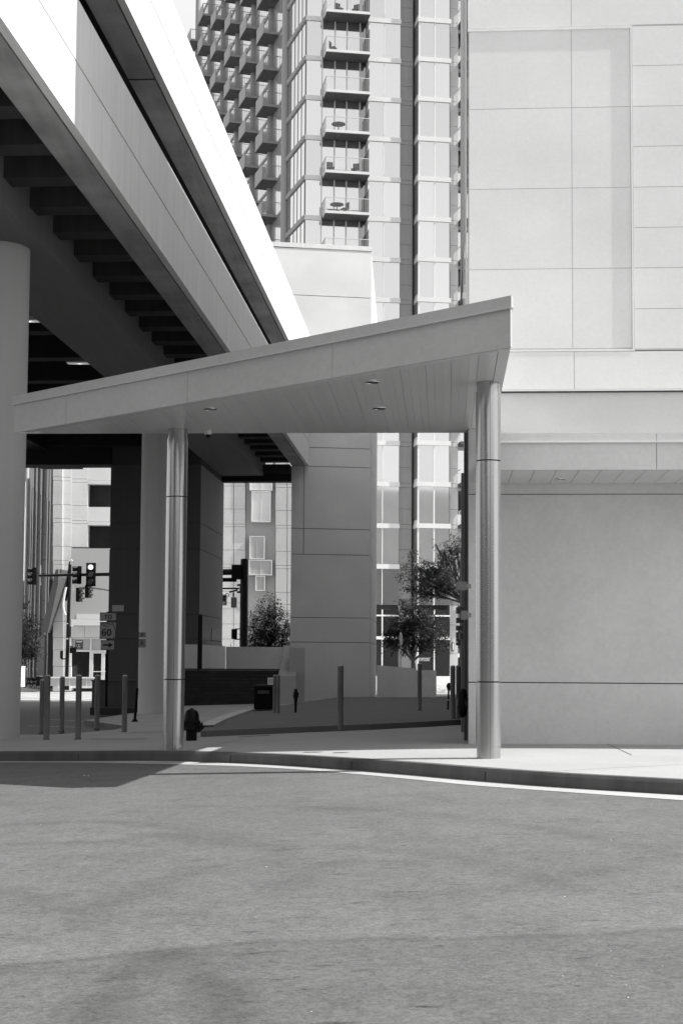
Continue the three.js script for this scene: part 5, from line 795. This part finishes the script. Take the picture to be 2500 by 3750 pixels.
// ---------------------------------------------------------------- street furniture on the far pavement
{
  const d = 92, bn = thing('bench', 'dark metal bench with looped arms, left of the two by the far flank wall', 'bench', P(104, 2512, d), 'dark benches by the far flank wall');
  for (const x of [98, 112]) part(bn, 'arm_loop', boxKeep(new THREE.TorusGeometry(0.17, 0.035, 8, 20).translate(P(x, 2500, d).x, P(x, 2495, d).y, -d)), M.black);
  part(bn, 'seat', pxbox(96, 2495, 114, 2498, d - 0.2, 0.5), M.furniture); part(bn, 'backrest', pxbox(96, 2480, 114, 2492, d + 0.3, 0.06), M.furniture); part(bn, 'leg', merge([pxbox(97, 2498, 99, 2514, d, 0.08), pxbox(111, 2498, 113, 2514, d, 0.08)]), M.black);
  const c2 = bn.clone(); c2.name = numbered('bench'); c2.position.x += 22 * d / F; c2.userData = { ...bn.userData, label: 'dark metal bench with looped arms, right of the two by the far flank wall' }; scene.add(c2);
  const bin = thing('litter_bin', 'dark round litter bin beside the far benches', 'trash bin', P(143, 2512, d)); { const c = P(145, 2512, d); part(bin, 'drum', lathe([[0.16, 0], [0.2, 0.5], [0.2, 0.55]], c.x, c.z, 20, c.y), M.black); part(bin, 'lid', lathe([[0.21, 0.55], [0.2, 0.6], [0.08, 0.64], [0, 0.64]], c.x, c.z, 20, c.y), M.furniture); }
  const e = 90, br = thing('draped_barrier', 'pale mesh draped barrier in front of the far shop', 'barrier', P(260, 2520, e));
  const xs = [183, 214, 255, 292, 318, 345]; for (let i = 0; i + 1 < xs.length; i++) { part(br, 'mesh_panel', pxbox(xs[i] + 1, 2484, xs[i + 1] - 1, 2512, e + (i % 2) * 0.06, 0.04), M.screen); part(br, 'post', pxbox(xs[i] - 0.6, 2480, xs[i] + 1, 2520, e - 0.04, 0.06), M.white); } part(br, 'top_rail', pxbox(183, 2479, 345, 2484, e - 0.06, 0.2), M.white);
  const pl = thing('white_planter', 'tall pale planter box at the far left beside the near pier', 'planter', P(66, 2512, 88)); part(pl, 'box', pxbox(52, 2443, 77, 2516, 88, 1.2), M.white); part(pl, 'rim', pxbox(51, 2440, 78, 2444, 87.96, 1.28), M.white);
}

// ---------------------------------------------------------------- trees and shrubs
function tree(name, label, trunkPts, r0, blobs, leaves, size, seed, group, limbs = []) {
  const rnd = rng(seed), b = trunkPts[0], t = thing(name, label, 'tree', b.clone(), group);
  const wood = [];
  const limb = (pts, ra, rb) => { const c = new THREE.CatmullRomCurve3(pts); const n = 10, ps = c.getPoints(n); for (let i = 0; i < n; i++) wood.push(bar(ps[i], ps[i + 1], lerp(ra, rb, i / n), lerp(ra, rb, (i + 1) / n), 8)); };
  limb(trunkPts, r0, r0 * 0.55); const topP = trunkPts[trunkPts.length - 1];
  for (const l of limbs) limb(l, r0 * 0.7, r0 * 0.2);
  for (const bl of blobs) { limb([topP, topP.clone().lerp(bl.c, 0.55).add(v3((rnd() - 0.5) * 0.3, 0.1, (rnd() - 0.5) * 0.3)), bl.c.clone().add(v3(0, bl.r.y * 0.4, 0))], r0 * 0.42, r0 * 0.06); for (let k = 0; k < 4; k++) { const e = v3(rnd() * 2 - 1, rnd() * 1.6 - 0.6, rnd() * 2 - 1).normalize().multiply(bl.r).multiplyScalar(0.95).add(bl.c); limb([topP.clone().lerp(bl.c, 0.5 + 0.5 * rnd()), e.clone().lerp(bl.c, 0.5), e], r0 * 0.18, r0 * 0.03); } }
  part(t, 'trunk', merge(wood), M.bark);
  const make = (n, sz) => {
    const pos = new Float32Array(n * 18), nor = new Float32Array(n * 18), wsum = blobs.reduce((a, q) => a + q.r.x * q.r.y * q.r.z, 0), u = v3(), w = v3(), nv = v3(); let k = 0;
    // leaves gather in sprays, so that gaps stay open between them
    while (k < n) {
      let x = rnd() * wsum, bl = blobs[0]; for (const q of blobs) { x -= q.r.x * q.r.y * q.r.z; if (x <= 0) { bl = q; break; } }
      const dir = v3(rnd() * 2 - 1, rnd() * 2 - 1, rnd() * 2 - 1); if (dir.lengthSq() > 1 || dir.lengthSq() < 0.05) continue;
      const f = Math.pow(dir.length(), 0.25) * (0.72 + 0.42 * rnd()); dir.normalize();
      const sc = dir.clone().multiply(bl.r).multiplyScalar(f).add(bl.c), L0 = 0.16 + 0.22 * rnd(), ax = dir.clone().add(v3((rnd() - 0.5) * 1.2, rnd() * 0.9 - 0.2, (rnd() - 0.5) * 1.2)).normalize();
      for (let q = 0; q < 14 && k < n; q++, k++) {
        const p = sc.clone().addScaledVector(ax, (rnd() - 0.3) * L0 * 2).add(v3((rnd() - 0.5), (rnd() - 0.5), (rnd() - 0.5)).multiplyScalar(0.24));
        u.set(rnd() * 2 - 1, rnd() * 2 - 1, rnd() * 2 - 1).normalize(); w.set(rnd() * 2 - 1, rnd() * 2 - 1, rnd() * 2 - 1).cross(u).normalize(); const s = sz * (0.45 + 0.9 * rnd() * rnd()), a = u.clone().multiplyScalar(s), c = w.clone().multiplyScalar(s * 0.42); nv.crossVectors(u, w);
        const P4 = [p.clone().sub(a), p.clone().add(c), p.clone().add(a), p.clone().sub(c)];
        [0, 1, 2, 0, 2, 3].forEach((id, m2) => { const o = k * 18 + m2 * 3; pos[o] = P4[id].x; pos[o + 1] = P4[id].y; pos[o + 2] = P4[id].z; nor[o] = nv.x; nor[o + 1] = nv.y; nor[o + 2] = nv.z; });
      }
    }
    const g = new THREE.BufferGeometry(); g.setAttribute('position', new THREE.BufferAttribute(pos, 3)); g.setAttribute('normal', new THREE.BufferAttribute(nor, 3)); g.setAttribute('uv', new THREE.BufferAttribute(new Float32Array(n * 12), 2)); return g;
  };
  part(t, 'crown', make(Math.round(leaves * 0.62), size), M.leafA); part(t, 'crown', make(Math.round(leaves * 0.38), size), M.leafB, 'paler leaves mixed into the crown'); 
  return t;
}
const blob = (x, y, rx, ry, d, dd = 0) => ({ c: P(x, y, d + dd), r: v3(rx * d / F, ry * d / F, rx * d / F * 0.9) });
{
  const g = 'street trees around the crossing';
  let d = 80; tree('street_tree', 'small street tree at the left edge beside the near pier', [P(52, 2500, d), P(55, 2440, d), P(62, 2390, d)], 0.16, [blob(60, 2255, 34, 60, d), blob(98, 2310, 40, 40, d, 0.5), blob(85, 2360, 48, 40, d, -0.5), blob(105, 2385, 42, 24, d), blob(60, 2330, 40, 50, d, 1)], 9000, 0.085, 3, g);
  d = 82; tree('street_tree', 'bushy street tree behind the pale low wall in the central gap', [P(985, 2540, d), P(986, 2460, d), P(985, 2400, d)], 0.16, [blob(985, 2235, 34, 55, d), blob(960, 2290, 48, 50, d, 0.5), blob(1020, 2290, 50, 60, d, -0.5), blob(985, 2340, 66, 55, d), blob(940, 2365, 42, 40, d, -1), blob(1045, 2340, 40, 50, d, 0.6), blob(990, 2400, 75, 40, d)], 15000, 0.075, 4, g);
  d = 88; tree('street_tree', 'round street tree in front of the tower lobby, right of the stop sign', [P(1513, 2520, d), P(1515, 2455, d), P(1512, 2420, d)], 0.17, [blob(1512, 2250, 50, 45, d), blob(1470, 2300, 48, 42, d, 0.5), blob(1560, 2300, 52, 52, d, -0.5), blob(1520, 2325, 70, 50, d), blob(1455, 2345, 48, 32, d, -0.7), blob(1595, 2350, 44, 34, d, 0.4), blob(1505, 2372, 46, 24, d, 0.5), blob(1425, 2350, 24, 14, d)], 15000, 0.085, 5, g);
  d = 86; tree('street_tree', 'loose airy tree reaching in from behind the dark side wall', [P(1790, 2560, d), P(1770, 2330, d), P(1715, 2215, d)], 0.16, [blob(1665, 2000, 30, 30, d), blob(1655, 2060, 40, 40, d, 0.3), blob(1600, 2085, 45, 26, d), blob(1560, 2100, 50, 30, d, 0.6), blob(1640, 2130, 50, 34, d, -0.6), blob(1590, 2150, 60, 36, d), blob(1505, 2060, 24, 34, d, 0.5), blob(1495, 2110, 28, 26, d), blob(1595, 1997, 16, 9, d), blob(1622, 2020, 20, 14, d), blob(1550, 2175, 40, 22, d), blob(1490, 2160, 20, 18, d)], 12000, 0.08, 6, g, [[P(1715, 2215, d), P(1670, 2170, d), P(1600, 2140, d), P(1540, 2110, d)], [P(1700, 2200, d), P(1668, 2120, d), P(1660, 2040, d)]]);
  // clipped shrubs before the lobby
  const rn = rng(8);
  for (const [x, label] of [[1608, 'low clipped shrub right of the pale ramp wall, left half'], [1632, 'low clipped shrub right of the pale ramp wall, right half']]) {
    const c = P(x, 2545, 84), s = thing('shrub', label, 'shrub', v3(c.x, c.y - 0.4, c.z), 'clipped shrubs before the lobby'), n = 1400, pos = [];
    for (let k = 0; k < n; k++) { const a = v3(rn() * 2 - 1, rn() * 2 - 1, rn() * 2 - 1); if (a.lengthSq() > 1) continue; a.normalize().multiplyScalar(0.8 + 0.3 * rn()); const p = v3(c.x + a.x * 0.36, c.y + a.y * 0.34, c.z + a.z * 0.5), u = v3(rn() - 0.5, rn() - 0.5, rn() - 0.5).normalize().multiplyScalar(0.05), w = v3(rn() - 0.5, rn() - 0.5, rn() - 0.5).normalize().multiplyScalar(0.035); pos.push(...p.clone().sub(u).toArray(), ...p.clone().add(w).toArray(), ...p.clone().add(u).toArray()); }
    const gg = new THREE.BufferGeometry(); gg.setAttribute('position', new THREE.Float32BufferAttribute(pos, 3)); gg.computeVertexNormals(); part(s, 'foliage', gg, M.leafB); part(s, 'stem', bar(v3(c.x, c.y - 0.6, c.z), v3(c.x, c.y + 0.1, c.z), 0.05), M.bark); part(s, 'planting_kerb', pxbox(x - 14, 2557, x + 14, 2566, 83.4, 0.4), M.gutter);
  }
  for (const [x, y, h, label] of [[812, 2369, 36, 'tall thin finial of a distant spire above the pale wall, left one'], [845, 2369, 20, 'short thin finial of a distant spire above the pale wall, right one']]) { const dd = 68, c = P(x, y + 14, dd), s = dd / F, o = thing('spire', label, 'spire', c, 'small dark spires above the pale wall'); part(o, 'cone', lathe([[3.2 * s, 0], [2.6 * s, (h * 0.4) * s], [1.2 * s, (h * 0.7) * s], [0.3 * s, (h + 14) * s]], c.x, c.z, 12, c.y), M.black); part(o, 'collar', lathe([[4 * s, 0], [4 * s, 4 * s], [2.8 * s, 6 * s]], c.x, c.z, 12, c.y), M.black); }
}

// ---------------------------------------------------------------- what stands behind the photographer, seen only in the steel and the lobby glass
{
  const rn = rng(77), list = [];
  for (let k = 0; k < 46; k++) { const a = lerp(-0.62, 0.36, k / 45) * Math.PI, R = 46 + rn() * 10, h = 9 + rn() * 5, x = Math.sin(a) * R, z = Math.cos(a) * R + 6; const g = new THREE.IcosahedronGeometry(1, 4), p = g.attributes.position; for (let i = 0; i < p.count; i++) { const f = 0.8 + 0.4 * noise2(p.getX(i) * 3 + k * 7 + 50, p.getY(i) * 3 + p.getZ(i) * 2 + 50, 5); p.setXYZ(i, p.getX(i) * 4.6 * f + x, p.getY(i) * h * 0.52 * f + h * 0.48, p.getZ(i) * 4.6 * f + z); } g.computeVertexNormals(); list.push(g); }
  const o = new THREE.Mesh(merge(list), M.belt); o.name = 'tree_belt'; o.userData = { label: 'dark belt of trees across the road, mirrored in the lobby glass', category: 'trees', kind: 'stuff' }; o.castShadow = o.receiveShadow = true; scene.add(o);
}

renderer.render(scene, camera);
